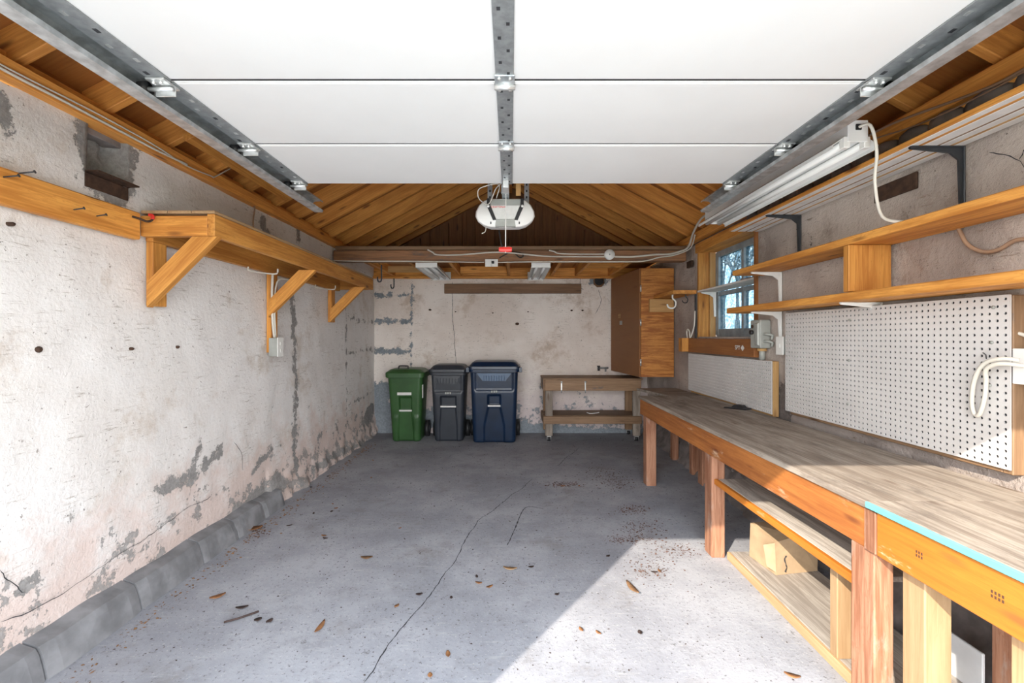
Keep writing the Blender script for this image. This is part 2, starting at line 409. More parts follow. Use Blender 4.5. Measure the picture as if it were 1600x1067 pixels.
def strip(name, pts, w, mat, parent, normal, jag=0.35):
    """a jagged crack or mark lying on a surface"""
    Q = smooth_path(pts, 5); P = []; n = Vector(normal); L = 0.0
    for a, c in zip(Q, Q[1:]):
        k = max(1, int((c - a).length / 0.018)); P += [a + (c - a) * (i / k) for i in range(k)]
    P.append(Q[-1]); V, Fc = [], []
    for i, p in enumerate(P):
        t = (P[min(i + 1, len(P) - 1)] - P[max(i - 1, 0)]).normalized(); s = n.cross(t).normalized()
        ww = w * (0.25 + 0.9 * abs(nz(i * 0.31, 3.1, w * 90)) + 0.5 * abs(nz(i * 1.7, 5, 1))); j = s * jag * (0.045 * nz(i * 0.13, 9.2, w * 50) + 0.02 * nz(i * 0.6, 2.2, 1.7))
        if i in (0, len(P) - 1): ww *= 0.2; j *= 0
        V += [p + j + s * ww / 2, p + j - s * ww / 2]
    for i in range(len(P) - 1): Fc.append((2 * i, 2 * i + 1, 2 * i + 3, 2 * i + 2))
    return mesh_obj(name, V, Fc, mat, parent)

# ================================================================== THE SETTING
# ---- floor
fl = mesh_obj('floor', [(-2.3, 0.1, 0), (2.3, 0.1, 0), (2.3, 6.8, 0), (-2.3, 6.8, 0)], [(0, 1, 2, 3)], 'floor'); tag(fl, kind='structure')
fp = lambda L: [on_floor(x, y, 0.0015) for x, y in L]
strip('crack', fp([(568, 1067), (600, 1015), (640, 968), (690, 905), (716, 868), (730, 840), (750, 812), (792, 780), (833, 748)]), 0.009, 'crack', fl, (0, 0, 1))
strip('crack', fp([(792, 852), (805, 825), (821, 793), (850, 795)]), 0.012, 'crack', fl, (0, 0, 1), 0.1)
strip('crack', fp([(870, 728), (885, 715), (905, 700)]), 0.008, 'crack', fl, (0, 0, 1))
# ---- ground outside
dw = mesh_obj('ground', [(-60, -60, -0.03), (60, -60, -0.03), (60, 60, -0.03), (-60, 60, -0.03)], [(0, 1, 2, 3)], 'lawn'); tag(dw, kind='structure')
dv = mesh_obj('driveway', [(-2.6, -14, -0.01), (2.6, -14, -0.01), (2.6, 0.12, -0.01), (-2.6, 0.12, -0.01)], [(0, 1, 2, 3)], 'driveway'); tag(dv, kind='structure')

# ---- left wall
LW = lambda L: [(on_left(x, y).y, on_left(x, y).z) for x, y in L]
POCKET = (2.15, 2.35, 2.215, 2.47)
left_lines = [(LW([(456, 430), (460, 520), (464, 600), (460, 680), (459, 752)]), 0.035),
              (LW([(246, 768), (280, 752), (300, 735)]), 0.03), (LW([(300, 745), (325, 722), (345, 705)]), 0.035), (LW([(395, 735), (425, 700)]), 0.012),
              (LW([(372, 800), (400, 780), (432, 752)]), 0.075), (LW([(308, 720), (310, 700)]), 0.012),
              (LW([(20, 930), (36, 918)]), 0.02), (LW([(410, 345), (416, 360)]), 0.04), (LW([(465, 360), (466, 375)]), 0.03),
              (LW([(540, 478), (541, 560), (542, 660)]), 0.005), (LW([(545, 498), (583, 503)]), 0.004), (LW([(545, 551), (583, 545)]), 0.004),
              (LW([(545, 632), (583, 612)]), 0.004), (LW([(572, 655), (580, 640)]), 0.10),
              (LW([(480, 735), (520, 708), (570, 690)]), 0.03), ([(2.25, 2.25), (2.25, 2.45)], 0.16), ([(1.77, 2.36), (1.80, 2.25)], 0.02)]
def ldisp(u, v, g):
    d = 0.012 * nz(u * 1.3, v * 1.3, 1) + 0.006 * nz(u * 5, v * 5, 2) + 0.004 * (g - 0.5 if g > .5 else 0)
    if v < 0.35 and u > 3.7: d += 0.10 * (1 - v / 0.35) ** 1.5 * (0.7 + 0.6 * nz(u * 6, v * 9, 4))
    if POCKET[0] < u < POCKET[1] and POCKET[2] < v < POCKET[3]: d = -0.10 + 0.05 * nz(u * 17, v * 17, 5)
    return d
wl = grid_wall('wall_left', 0.22, YB + .06, 0, 2.44, 0.022, lambda u, v, d: (-HW + d, u, v), ldisp, left_lines, mat='wall_left',
               top=lambda u: 0.018 * nz(u * 7, 3, 3))
for L in ([(0, 972), (60, 945), (110, 918), (170, 880), (215, 848), (262, 815), (330, 775)], [(0, 890), (20, 905), (40, 925)], [(365, 690), (378, 705), (380, 735)]):
    strip('crack', [on_left(x, y, -HW + 0.013) for x, y in L], 0.005, 'crack', wl, (1, 0, 0), 0.5)
for x, y in ((57, 546), (203, 545), (275, 542), (15, 350)):
    p = on_left(x, y, -HW); r_ = 0.009 if x != 57 else 0.013
    loft('wall_plug', [[p + Vector((dx, math.cos(a) * r_ * s * (1 + .3 * nz(a, x, 1)), math.sin(a) * r_ * s * (1 + .3 * nz(a, x, 2)))) for a in [k * math.pi / 4 for k in range(8)]] for dx, s in ((-0.02, 1), (0.014, 1), (0.02, .6))], 'rust', wl)
# paint-grey curb blocks along the foot of the left wall
bl = struct_root('baseboard_left')
cuts = [0.9, 1.42, 1.85, 2.33, 2.80, 3.15, 3.50, 3.80]
for i in range(len(cuts) - 1):
    y0, y1 = cuts[i] + 0.006, cuts[i + 1] - 0.006; rings = []
    for k in range(9):
        y = y0 + (y1 - y0) * k / 8; e = 0.008 if k in (0, 8) else 0.0
        a, c = 0.012 * nz(y * 4, 1, 1), 0.014 * nz(y * 4, 7, 1); hi = 0.135 - 0.012 * max(0, y - 2.8)
        rings.append([Vector((-2.03, y, 0)), Vector((-1.905 + a - e, y, 0)), Vector((-1.915 + a - e, y, 0.05)), Vector((-1.935 + c - e, y, 0.11)), Vector((-1.95 + c - e, y, hi + c)), Vector((-2.03, y, hi + 0.025 + c))])
    loft('curb_block', rings, 'curb', bl)
# ---- back wall
BW = lambda L: [(on_back(x, y).x, on_back(x, y).z) for x, y in L]
back_lines = [(BW([(587, 462), (608, 461)]), 0.028), (BW([(622, 461), (640, 460)]), 0.02), (BW([(587, 502), (640, 503)]), 0.025), (BW([(587, 548), (640, 549)]), 0.035), (BW([(643, 440), (643, 590)]), 0.006),
              (BW([(585, 612), (640, 612), (640, 640), (586, 640), (586, 668), (640, 668)]), 0.14), (BW([(640, 650), (735, 660), (815, 668)]), 0.13),
              (BW([(815, 668), (850, 672), (930, 678), (1010, 676)]), 0.09), (BW([(845, 600), (850, 640)]), 0.01), (BW([(925, 440), (945, 440)]), 0.05)]
def bdisp(u, v, g): return 0.010 * nz(u * 1.3, v * 1.3, 11) + 0.005 * nz(u * 5, v * 5, 12) + (0.02 if v < 0.28 + 0.05 * nz(u * 3, 1, 1) else 0)
wb = grid_wall('wall_back', -HW - .05, HW + .05, 0, 2.28, 0.03, lambda u, v, d: (u, YB - d, v), bdisp, back_lines, mat='wall_back')
for L in ([(707, 440), (707, 490), (710, 530), (713, 580)], [(907, 433), (908, 448), (912, 452)], [(935, 452), (940, 470), (930, 490)]):
    strip('crack', [on_back(x, y, YB - 0.016) for x, y in L], 0.010, 'crack', wb, (0, -1, 0), 0.3)
for x, y, r_ in ((672, 484, .02), (712, 487, .012), (808, 506, .03), (770, 489, .012), (825, 487, .012), (893, 485, .018), (910, 485, .018)):
    p = on_back(x, y, YB)
    loft('wall_plug', [[p + Vector((math.cos(a) * r_ * s * (1 + .4 * nz(a, x, 1)), dy, math.sin(a) * r_ * .7 * s)) for a in [k * math.pi / 4 for k in range(8)]] for dy, s in ((0.01, 1), (-0.016, 1), (-0.022, .5))], 'rust', wb)
box('top_plate', -2.15, 2.15, 6.56, 6.70, 2.275, 2.31, 'wood', wb)
box('rim_board', -2.05, 2.05, 6.60, 6.64, 2.31, 2.50, 'wood', wb)
# gable boards and studs above
for i in range(9):
    x0 = -2.16 + i * 0.48
    zt = 3.74 - 0.53 * min(abs(x0), abs(x0 + 0.48)) if x0 * (x0 + .48) > 0 else 3.74
    box('gable_board', x0 + 0.004, x0 + 0.476, 6.68, 6.70, 2.31, zt, 'gable', wb, axis=2)
mesh_obj('gable_sheet', [(-2.4, 6.72, 2.2), (2.4, 6.72, 2.2), (2.4, 6.72, 2.58), (0, 6.72, 3.82), (-2.4, 6.72, 2.58)], [(0, 1, 2, 3, 4)], 'gable', wb)
for x in (-1.40, -0.98, -0.59, -0.1, 0.42, 0.72, 1.15, 1.5):
    box('stud', x - 0.06, x + 0.06, 6.63, 6.68, 2.50, 3.62 - 0.53 * abs(x), 'gable', wb, axis=2)
# ---- right wall with the window opening
WY0, WY1, WZ0, WZ1 = 3.66, 4.84, 1.41, 2.35
right_lines = [(LW([(798 - 400, 600), (798 - 405, 700)]), 0.06), ([(3.30, 1.0), (3.35, 0.6), (3.2, 0.2)], 0.09), ([(4.9, 0.5), (4.0, 0.35), (2.4, 0.3)], 0.2), ([(1.7, .5), (2.6, .5)], .22)]
def rdisp(u, v, g):
    d = 0.014 * nz(u * 1.5, v * 1.5, 21) + 0.010 * nz(u * 6, v * 6, 22)
    if WY0 - .05 < u < WY1 + .05 and WZ0 - .05 < v < WZ1 + .05: d = 0
    return d
wr = grid_wall('wall_right', 0.22, YB + .06, 0, 2.42, 0.02, lambda u, v, d: (HW - d, u, v), rdisp, right_lines, mat='wall_right',
               skip=lambda u, v: WY0 < u < WY1 and WZ0 < v < WZ1, top=lambda u: 0.02 * nz(u * 7, 3, 33))
# ragged mortar lumps squeezed out along its top
yy = 1.45; k = 0
while yy < 3.6:
    w_ = 0.14 + 0.10 * abs(nz(yy * 3, 1, 5)); c = Vector((1.995, yy + w_ / 2, 2.405)); rings = []
    for a in range(7):
        t = a / 6; s = math.sin(math.pi * (0.06 + 0.88 * t)) ** 0.5
        rings.append([Vector((c.x + 0.045 * s * math.cos(q) * (1 + .25 * nz(q, yy, a)), yy + w_ * t, c.z + 0.05 * s * math.sin(q) * (1 + .3 * nz(q, yy, a + 3)))) for q in [j * math.pi / 5 for j in range(10)]])
    loft('mortar_lump', rings, 'mortar', wr, True); yy += w_ + 0.012; k += 1
for L in ([(1545, 238), (1570, 240), (1592, 250), (1600, 262)], [(1592, 250), (1597, 238), (1600, 232)]):
    strip('crack', [on_right(x, y, HW - 0.02) for x, y in L], 0.005, 'crack', wr, (-1, 0, 0), 0.2)
br = struct_root('baseboard_right')
V, Fc = [], []; nu, nv = 90, 10
for i in range(nu + 1):
    y = 0.9 + (YB - 0.9) * i / nu; depth = 0.24 - 0.03 * max(0, y - 3.2)
    for j in range(nv + 1):
        t = j / nv; z = 0.34 * t
        V.append((HW + 0.03 - depth * (1 - t) ** 1.6 * (0.85 + 0.5 * nz(y * 5, z * 8, 41)) + 0.02 * nz(y * 14, z * 14, 42), y, z - 0.01))
for i in range(nu):
    for j in range(nv):
        a = i * (nv + 1) + j; Fc.append((a, a + 1, a + nv + 2, a + nv + 1))
mesh_obj('rubble_footing', V, Fc, 'mortar', br, True)
# ---- front wall round the open doorway (behind the lens), header and jambs
wf = struct_root('wall_front')
box('jamb_wall', -2.3, -1.357, 0.12, 0.22, 0, 2.6, 'siding', wf)
box('jamb_wall', 1.36, 2.3, 0.12, 0.22, 0, 2.6, 'siding', wf)
box('header', -2.3, 2.3, 0.12, 0.22, 2.292, 2.6, 'siding', wf)
mesh_obj('front_gable', [(-2.4, .17, 2.55), (2.4, .17, 2.55), (0, .17, 3.85)], [(0, 1, 2)], 'siding', wf)
# ---- plates, rafters, roof deck
SL = 0.53; ZR = 3.62
for s, w_ in ((-1, wl), (1, wr)):
    x0, x1 = sorted((s * 1.965, s * 2.16))
    zp = 2.435 if s < 0 else 2.452
    box('top_plate', x0, x1, 0.22, 6.63, zp, zp + 0.077, 'rafter', w_)
    box('top_plate', min(s * 2.06, s * 2.15), max(s * 2.06, s * 2.15), 0.22, 6.63, 2.531, 2.585, 'rafter', w_)
    box('wall_cap', min(s * 2.045, s * 2.20), max(s * 2.045, s * 2.20), 0.15, 6.70, 2.405, zp + 0.005, 'mortar', w_)
    box('eave_blocking', min(s * 2.14, s * 2.17), max(s * 2.14, s * 2.17), 0.22, 6.63, 2.45, 2.72, 'sheath', w_)
ce = struct_root('ceiling')
nv_ = Vector((SL, 0, 1)).normalized()
ys = [0.30, 0.62] + [1.038 + 0.406 * k for k in range(14)] + [6.60]
for s in (-1, 1):
    n_ = Vector((s * SL, 0, 1)).normalized(); d_ = Vector((s, 0, -SL)).normalized()
    for y in ys:
        a = Vector((s * 0.02, y, ZR)) + n_ * 0.07; bq = Vector((s * 2.32, y, ZR - SL * 2.32)) + n_ * 0.07
        bar('rafter', a, bq, 0.042, 0.14, 'rafter', ce, up=n_)
    for k, (y0, y1) in enumerate(((0.1, 1.44), (1.45, 2.66), (2.67, 3.88), (3.89, 5.09), (5.10, 6.72))):
        for q in range(2):
            t0, t1 = (0.0, 1.34) if q == 0 else (1.345, 2.62)
            c0 = Vector((0, (y0 + y1) / 2, ZR)) + n_ * 0.15
            bar('deck_panel', c0 + d_ * t0, c0 + d_ * t1, y1 - y0, 0.018, 'sheath', ce, up=n_)
for s in (-1, 1):
    n_ = Vector((s * SL, 0, 1)).normalized(); d_ = Vector((s, 0, -SL)).normalized(); c0 = Vector((0, 3.4, ZR)) + n_ * 0.18
    bar('shingle_cover', c0 - d_ * 0.12, c0 + d_ * 2.75, 6.9, 0.03, 'roofing', ce, up=n_)
box('ridge_board', -0.02, 0.02, 0.2, 6.68, ZR - 0.06, ZR + 0.15, 'rafter', ce)
# tie beam and the loft joists behind it
BY = 5.05
box('tie_beam', -2.0, 1.98, BY, BY + 0.12, 2.272, 2.395, 'beam', ce, 0.006)
box('tie_beam_cap', -1.97, 1.98, BY - 0.025, BY + 0.13, 2.397, 2.437, 'cart', ce)
for x in (-1.72, -1.22, -0.74, -0.03, 0.60, 0.96, 1.45):
    box('joist', x - 0.02, x + 0.02, BY + 0.12, 6.60, 2.312, 2.43, 'wood', ce)
for x0, x1 in ((-1.99, -1.1), (-1.09, -0.1), (-0.09, 0.9), (0.91, 1.99)):
    box('loft_board', x0, x1, BY + 0.14, 6.6, 2.432, 2.45, 'sheath', ce)
box('blocking', -1.70, -1.24, 5.42, 5.46, 2.315, 2.40, 'tan', ce)
box('blocking', -1.70, -1.24, 6.20, 6.24, 2.315, 2.40, 'tan', ce)
box('blocking', 0.98, 1.43, 5.8, 5.84, 2.315, 2.42, 'wood', ce)
box('blocking', -0.71, -0.06, 6.30, 6.34, 2.318, 2.41, 'wood', ce)
# cut lumber nailed under the rafters beside the door tracks
bar('nailer', (-1.85, 2.60, 2.60), (-1.85, 3.76, 2.60), 0.11, 0.045, 'wood', ce, up=Vector((-SL, 0, 1)).normalized())
bar('nailer', (1.72, 1.72, 2.68), (1.72, 3.5, 2.68), 0.10, 0.045, 'rafter', ce, up=Vector((SL, 0, 1)).normalized())
# ---- window in the right wall
wi = struct_root('window_1')
box('far_jamb', 2.015, 2.125, WY1 - 0.035, WY1, WZ0, WZ1, 'wood', wi, axis=2)
box('jamb_stop', 2.13, 2.19, WY1 - 0.055, WY1, WZ0, WZ1 - 0.01, 'tan', wi, axis=2)
box('near_jamb', 2.00, 2.19, WY0, WY0 + 0.03, WZ0, WZ1, 'sill', wi, axis=2)
box('head_board', 2.00, 2.20, WY0 - 0.02, WY1 + 0.02, WZ1 - 0.03, WZ1 + 0.07, 'wood', wi)
box('stool', 2.02, 2.30, WY0, WY1, WZ0 - 0.03, WZ0, 'rust', wi)
GX = 2.215
z0, z1 = WZ0 + 0.03, WZ1 - 0.04; y0, y1 = WY0 + 0.05, WY1 - 0.07; ym, zm = 4.235, 1.87
for a, b_ in ((y0 - .05, y0 + .045), (ym - .022, ym + .022), (y1 - .045, y1 + .06)): box('stile', GX - .025, GX + .025, a, b_, z0, z1, 'window_frame', wi, axis=2)
for a, b_ in ((z0 - .02, z0 + .06), (zm - .02, zm + .02), (z1 - .05, z1 + .02)): box('rail', GX - .022, GX + .022, y0, y1, a, b_, 'window_frame', wi, axis=1)
for ya, yb in ((y0 + .04, ym - .02), (ym + .02, y1 - .04)):
    for za, zb in ((z0 + .05, zm - .02), (zm + .02, z1 - .045)): box('pane', GX - .003, GX + .003, ya, yb, za, zb, 'glass', wi, 0)
box('outer_wall', 2.06, 2.23, WY0 - .25, WY0, WZ0 - .3, 2.42, 'mortar', wr); box('outer_wall', 2.06, 2.23, WY1, WY1 + .25, WZ0 - .3, 2.42, 'mortar', wr)

# ================================================================== THINGS
# ---- overhead garage door, rolled back along the ceiling
DX0, DX1, DZ = -1.262, 1.315, 2.322
gd = thing('garage_door', 'white sectional garage door rolled open flat under the rafters', 'garage door', (0, 1.6, DZ))
edges = [0.52, 1.045, 1.578, 2.10, 2.64]
for i in range(4):
    a, c = edges[i] + 0.006, edges[i + 1] - 0.006
    s_ = box('section', DX0, DX1, a, c, DZ, DZ + 0.045, 'door_white', gd, 0.004)
    if i: box('joint_lip', DX0 + .07, DX1 - .07, a + 0.012, a + 0.034, DZ - 0.0015, DZ + 0.002, 'door_white', s_, 0.0005); box('joint_seal', DX0 + .05, DX1 - .05, a - 0.013, a + 0.001, DZ + 0.003, DZ + 0.03, 'black', s_, 0)
    if i == 3: box('bottom_seal', DX0, DX1, c - 0.004, c + 0.012, DZ + 0.002, DZ + 0.04, 'white_plastic', s_)
    for x0, x1 in ((DX0, DX0 + 0.072), (DX1 - 0.072, DX1)):
        st = box('end_stile', x0, x1, a, c, DZ - 0.006, DZ, 'galv_dk', gd, 0.001)
        for q in range(7):
            yq = a + 0.05 + q * (c - a - 0.1) / 6; xm = (x0 + x1) / 2 + (0.014 if q % 2 else -0.012)
            box('slot', xm - 0.006, xm + 0.006, yq - 0.009, yq + 0.009, DZ - 0.0075, DZ - 0.005, 'chrome' if q % 3 else 'crack', st, 0)
    cs = box('centre_stile', -0.052, 0.010, a, c, DZ - 0.007, DZ, 'galv_dk', gd, 0.001)
    for q in range(8):
        yq = a + 0.05 + q * (c - a - 0.1) / 7; xm = -0.021 + (0.013 if q % 2 else -0.013)
        box('slot', xm - 0.005, xm + 0.005, yq - 0.006, yq + 0.006, DZ - 0.0085, DZ - 0.006, 'crack', cs, 0)
for y in edges[1:4]:
    h = box('hinge', -0.056, 0.014, y - 0.05, y + 0.045, DZ - 0.012, DZ - 0.006, 'galv', gd, 0.002)
    cyl('hinge_knuckle', (-0.058, y + 0.012, DZ - 0.016), (0.016, y + 0.012, DZ - 0.016), 0.011, 'chrome', h)
    for dx, dy in ((-.04, -.035), (-.002, -.035), (-.04, .036), (-.002, .036)): cyl('bolt', (dx, y + dy, DZ - 0.018), (dx, y + dy, DZ - 0.010), 0.006, 'chrome', h, 8)
for s, xe in ((-1, DX0), (1, DX1)):
    for y in (1.045, 1.578, 2.10, 2.60):
        xi = xe - s * 0.065
        h = box('roller_bracket', min(xi, xe), max(xi, xe), y - 0.035, y + 0.045, DZ - 0.014, DZ - 0.006, 'chrome', gd, 0.002)
        box('bracket_ear', min(xi, xe + s * .005), max(xi, xe + s * .005), y + 0.020, y + 0.026, DZ - 0.045, DZ - 0.008, 'chrome', h, 0.001)
        cyl('roller_stem', (xi, y + 0.012, DZ - 0.024), (xe + s * 0.045, y + 0.012, DZ - 0.024), 0.008, 'chrome', h)
        cyl('roller_wheel', (xe + s * 0.022, y + 0.012, DZ - 0.022), (xe + s * 0.050, y + 0.012, DZ - 0.022), 0.024, 'black', h)
        for dx, dy in ((.02, -.02), (.045, -.02), (.02, .03)): cyl('bolt', (xi + s * dx, y + dy, DZ - 0.024), (xi + s * dx, y + dy, DZ - 0.012), 0.007, 'chrome', h, 8)
# ---- tracks
for s, side in ((-1, 'beside the whitewashed wall'), (1, 'beside the hanging strip light')):
    tr_ = thing('door_track', 'galvanised steel garage door track ' + side, 'door track', (s * 1.31, 1.6, 2.3), 'door tracks')
    xo = 0.015 if s > 0 else 0
    pts = [(1.268, 2.275), (1.272, 2.262), (1.325, 2.262), (1.345, 2.28), (1.345, 2.318), (1.325, 2.335), (1.275, 2.338), (1.270, 2.328)]
    profile('rail', [(s * (x + xo), z) for x, z in pts], 0.003, 0.45, 3.03, 'galv', tr_)
    for y in (1.2, 2.85):
        zt = ZR - SL * 1.37
        bar('hanger', (s * (1.352 + xo), y, 2.28), (s * (1.352 + xo), y, zt + 0.05), 0.03, 0.004, 'galv_dk', tr_, up=(s, 0, 0))
# ---- opener
op = thing('door_opener', 'white oval garage door opener with grey front hanging from the rafters', 'door opener', (-0.04, 3.3, 2.19))
ox, oy, oz = -0.04, 3.15, 2.188
outl = [(0.0, 0.205), (0.11, 0.205), (0.15, 0.192), (0.185, 0.16), (0.208, 0.115), (0.212, 0.08), (0.195, 0.045), (0.16, 0.018), (0.11, 0.002), (0.0, 0.0)]
outl = outl + [(-x, z) for x, z in outl[::-1][1:-1]]
rings = []
for dy, sc in ((0.0, 0.93), (0.010, 0.97), (0.03, 0.995), (0.07, 1.0), (0.25, 0.97), (0.30, 0.93), (0.33, 0.82)):
    rings.append([Vector((ox + x * sc, oy + dy, oz + 0.1 + (z - 0.1) * sc + 0.16 * dy)) for x, z in outl])
loft('housing', rings, 'white_plastic', op, True)
def plate(name, pts, y, t, mat, parent):
    return loft(name, [[Vector((ox + x, yy_, oz + z)) for x, z in pts] for yy_ in (y, y + t)], mat, parent)
plate('top_band', [(-.108, .188), (.112, .188), (.104, .150), (-.10, .150)], oy - 0.014, 0.05, 'grey_metal', op)
face = plate('face_panel', [(-.10, .149), (.104, .149), (.066, .055), (-.062, .055)], oy - 0.020, 0.05, 'sticker', op)
plate('bottom_band', [(-.062, .054), (.066, .054), (.074, .006), (-.068, .006)], oy - 0.014, 0.05, 'grey_metal', op)
for s in (-1, 1):
    o2 = 0.004 if s > 0 else 0
    sp = [(s * .108 + o2, .198), (s * .126 + o2, .198), (s * .128 + o2, .15), (s * .085 + o2, .05), (s * .062 + o2, .052), (s * .103 + o2, .15)]
    tr_ = plate('trim_strip', sp if s > 0 else sp[::-1], oy - 0.023, 0.06, 'black', op)
    cyl('button', (ox + s * .117 + o2, oy - 0.03, oz + .143), (ox + s * .117 + o2, oy - 0.02, oz + .143), 0.009, 'white_plastic', tr_)
    for q in range(4): box('vent_slot', ox + s * (.10 + q * .018) - .004, ox + s * (.10 + q * .018) + .004, oy - 0.001 + q * 0.002, oy + 0.02, oz + .024 + q * .002, oz + .040 + q * .002, 'black', op, 0)
text_obj('lettering', 'CRAFTSMAN', 0.019, Matrix.Translation((ox - 0.045, oy - 0.0205, oz + 0.137)) @ Matrix.Rotation(math.pi / 2, 4, 'X'), 'red', face)
for x in (-0.15, 0.115):
    bar('hanger_strap', (x, 3.24, oz + 0.19), (x, 3.24, ZR - SL * abs(x) + 0.02), 0.035, 0.004, 'galv', op, up=(0, 1, 0))
    for q in range(8): box('strap_hole', x - .005, x + .005, 3.236, 3.239, 2.42 + q * .045, 2.435 + q * .045, 'crack', op, 0)
profile('drive_rail', [(ox - .012, 2.44), (ox - .02, 2.40), (ox + .028, 2.40), (ox + .02, 2.44)], 0.004, 0.4, 3.3, 'galv', op)
bar('rail_bracket', (ox + .004, 2.86, 2.335), (ox + .004, 2.86, 2.41), 0.05, 0.03, 'galv', op, up=(0, 1, 0))
bar('door_arm', (-0.028, 2.60, DZ - 0.02), (-0.03, 2.80, 2.40), 0.025, 0.006, 'galv', op, up=(0, 0, 1))
box('arm_clevis', -0.045, -0.012, 2.56, 2.66, DZ - 0.05, DZ - 0.005, 'chrome', op)
tube('aerial_wire', [(ox - .06, 3.12, 2.385), (ox - .04, 3.0, 2.44), (ox - .16, 2.98, 2.41), (ox - .18, 3.0, 2.37), (ox - .16, 3.02, 2.335), (ox - .11, 3.1, 2.34), (ox - .06, 3.0, 2.41), (ox - .02, 2.95, 2.43)], 0.0035, 'cable', op)
tube('aerial_wire', [(ox - .135, 3.22, 2.235), (ox - .137, 3.2, 2.20), (ox - .142, 3.18, 2.165), (ox - .165, 3.17, 2.15)], 0.003, 'cable', op)
tube('power_lead', [(ox - .045, 3.3, 2.20), (ox - .03, 3.6, 2.15), (ox + .0, 4.5, 2.30), (-0.07, 5.02, 2.38), (0.10, 5.02, 2.36), (0.14, 5.02, 2.325), (0.10, 5.03, 2.31), (0.02, 5.03, 2.37), (-.06, 5.02, 2.34), (-0.125, 5.03, 2.305)], 0.006, 'black', op)
tag_ = box('paper_tag', 0.035, 0.068, 3.05, 3.053, 2.38, 2.47, 'tan', op)
rh = thing('release_handle', 'red pull handle on a white cord below the opener', 'pull handle', (-0.037, 3.02, 2.03))
tube('cord', [(-0.032, 3.02, 2.40), (-0.034, 3.02, 2.2), (-0.035, 3.02, 1.985)], 0.0035, 'white_plastic', rh)
rings = [[Vector((-0.036 + x, 3.02 + 0.014 * math.cos(a), 2.008 + h_ * math.sin(a))) for a in [k * math.pi / 4 for k in range(8)]] for x, h_ in ((-.044, .014), (-.03, .018), (.03, .018), (.044, .014))]
loft('grip', rings, 'red', rh)

# ---- hanging fluorescent fixtures
def strip_light(name, label, x, ya, yb, zb, w=0.20, top=None, small=True):
    t = thing(name, label, 'strip light', (x, (ya + yb) / 2, zb), 'fluorescent shop lights')
    hh = 0.085
    box('channel', x - .045, x + .045, ya, yb, zb + .035, zb + hh + .03, 'white_metal', t, 0.003, axis=1)
    for s in (-1, 1):
        profile('reflector_wing', [(x + s * .03, zb + .06), (x + s * w * .5, zb + .012), (x + s * w * .5, zb - .004)], 0.003, ya + .01, yb - .01, 'white_metal', t)
        cyl('tube', (x + s * .045, ya + .03, zb + .018), (x + s * .045, yb - .03, zb + .018), 0.016, 'tube', t)
    for y in (ya, yb):
        box('end_cap', x - (w * .5 if small else .045), x + (w * .5 if small else .045), y - .006, y + .006, zb + (-.002 if small else .02), zb + hh + .03, 'white_metal', t, 0.002)
    for s in (-1, 1):
        box('socket', x + s * .045 - .014, x + s * .045 + .014, ya - .002, ya + .03, zb - .004, zb + .045, 'white_plastic', t)
    if top:
        for y in (ya + .2, yb - .2): bar('chain', (x, y, zb + hh + .03), (x, y, top), 0.006, 0.006, 'galv_dk', t, up=(1, 0, 0))
    return t
strip_light('strip_light', 'white twin-tube strip light behind the beam, between the hooks and the outlet', -0.975, 5.18, 6.36, 2.222, 0.25)
strip_light('strip_light', 'white twin-tube strip light under the joists, behind the round junction box', 0.35, 5.18, 6.36, 2.222, 0.22)
bl_ = strip_light('strip_light', 'long white shop light hung above the striped shelf with a dangling cord', 1.535, 1.985, 3.43, 2.262, 0.20, ZR - SL * 1.53, False)
tube('power_cord', [(1.535, 1.98, 2.345), (1.55, 1.93, 2.33), (1.585, 1.94, 2.22), (1.61, 1.98, 2.10), (1.70, 2.05, 1.97), (1.80, 2.05, 1.945)], 0.0065, 'cable', bl_)
box('grommet', 1.522, 1.548, 1.972, 1.980, 2.332, 2.358, 'black', bl_)

# ---- shelf frame on the left wall
ls = thing('bracket_shelf', 'long wooden shelf frame on diagonal braces along the whitewashed wall', 'shelf', (-1.85, 3.8, 1.6))
box('front_rail', -1.645, -1.603, 2.425, 5.22, 1.965, 2.085, 'wood', ls)
box('end_rail', -2.005, -1.645, 2.425, 2.467, 1.965, 2.075, 'wood', ls)
box('end_rail', -2.005, -1.645, 5.178, 5.22, 1.965, 2.075, 'wood', ls)
box('wall_ledger', -2.015, -1.972, 2.47, 5.18, 1.945, 2.075, 'wood', ls)
for x0, x1 in ((-2.0, -1.86), (-1.855, -1.73), (-1.725, -1.60)): box('shelf_board', x0, x1, 2.42, 5.225, 2.087, 2.103, 'pale', ls)
for yp, zb in ((2.47, 1.59), (3.69, 1.29), (4.93, 1.58)):
    box('wall_post', -2.012, -1.972, yp, yp + 0.10, zb, 1.944, 'wood', ls, axis=2)
    a_ = Vector((-1.972, yp - 0.0225, 1.648)); e_ = Vector((-1.657, yp - 0.0225, 1.963)); hl = (e_ - a_).length / 2
    V = [Vector((sx * (hl + sz * 0.048), sy * 0.021, sz * 0.048)) for sx in (-1, 1) for sy in (-1, 1) for sz in (-1, 1)]
    br_ = mesh_obj('brace', V, [(0, 1, 3, 2), (4, 5, 7, 6), (0, 1, 5, 4), (2, 3, 7, 6), (0, 2, 6, 4), (1, 3, 7, 5)], 'wood', ls)
    X_ = (e_ - a_).normalized(); Z_ = Vector((0.7, 0, -0.7)); Y_ = Z_.cross(X_).normalized(); Z_ = X_.cross(Y_)
    br_.matrix_basis = Matrix.Translation((a_ + e_) / 2) @ Matrix((X_, Y_, Z_)).transposed().to_4x4(); WM[br_.name] = br_.matrix_basis.copy()
for y in (3.45, 4.6):
    tube('wire_hook', [(-1.95, y - .12, 1.94), (-1.95, y - .11, 1.915), (-1.90, y, 1.91), (-1.83, y + .05, 1.912), (-1.82, y + .05, 1.95)], 0.006, 'cable', ls)
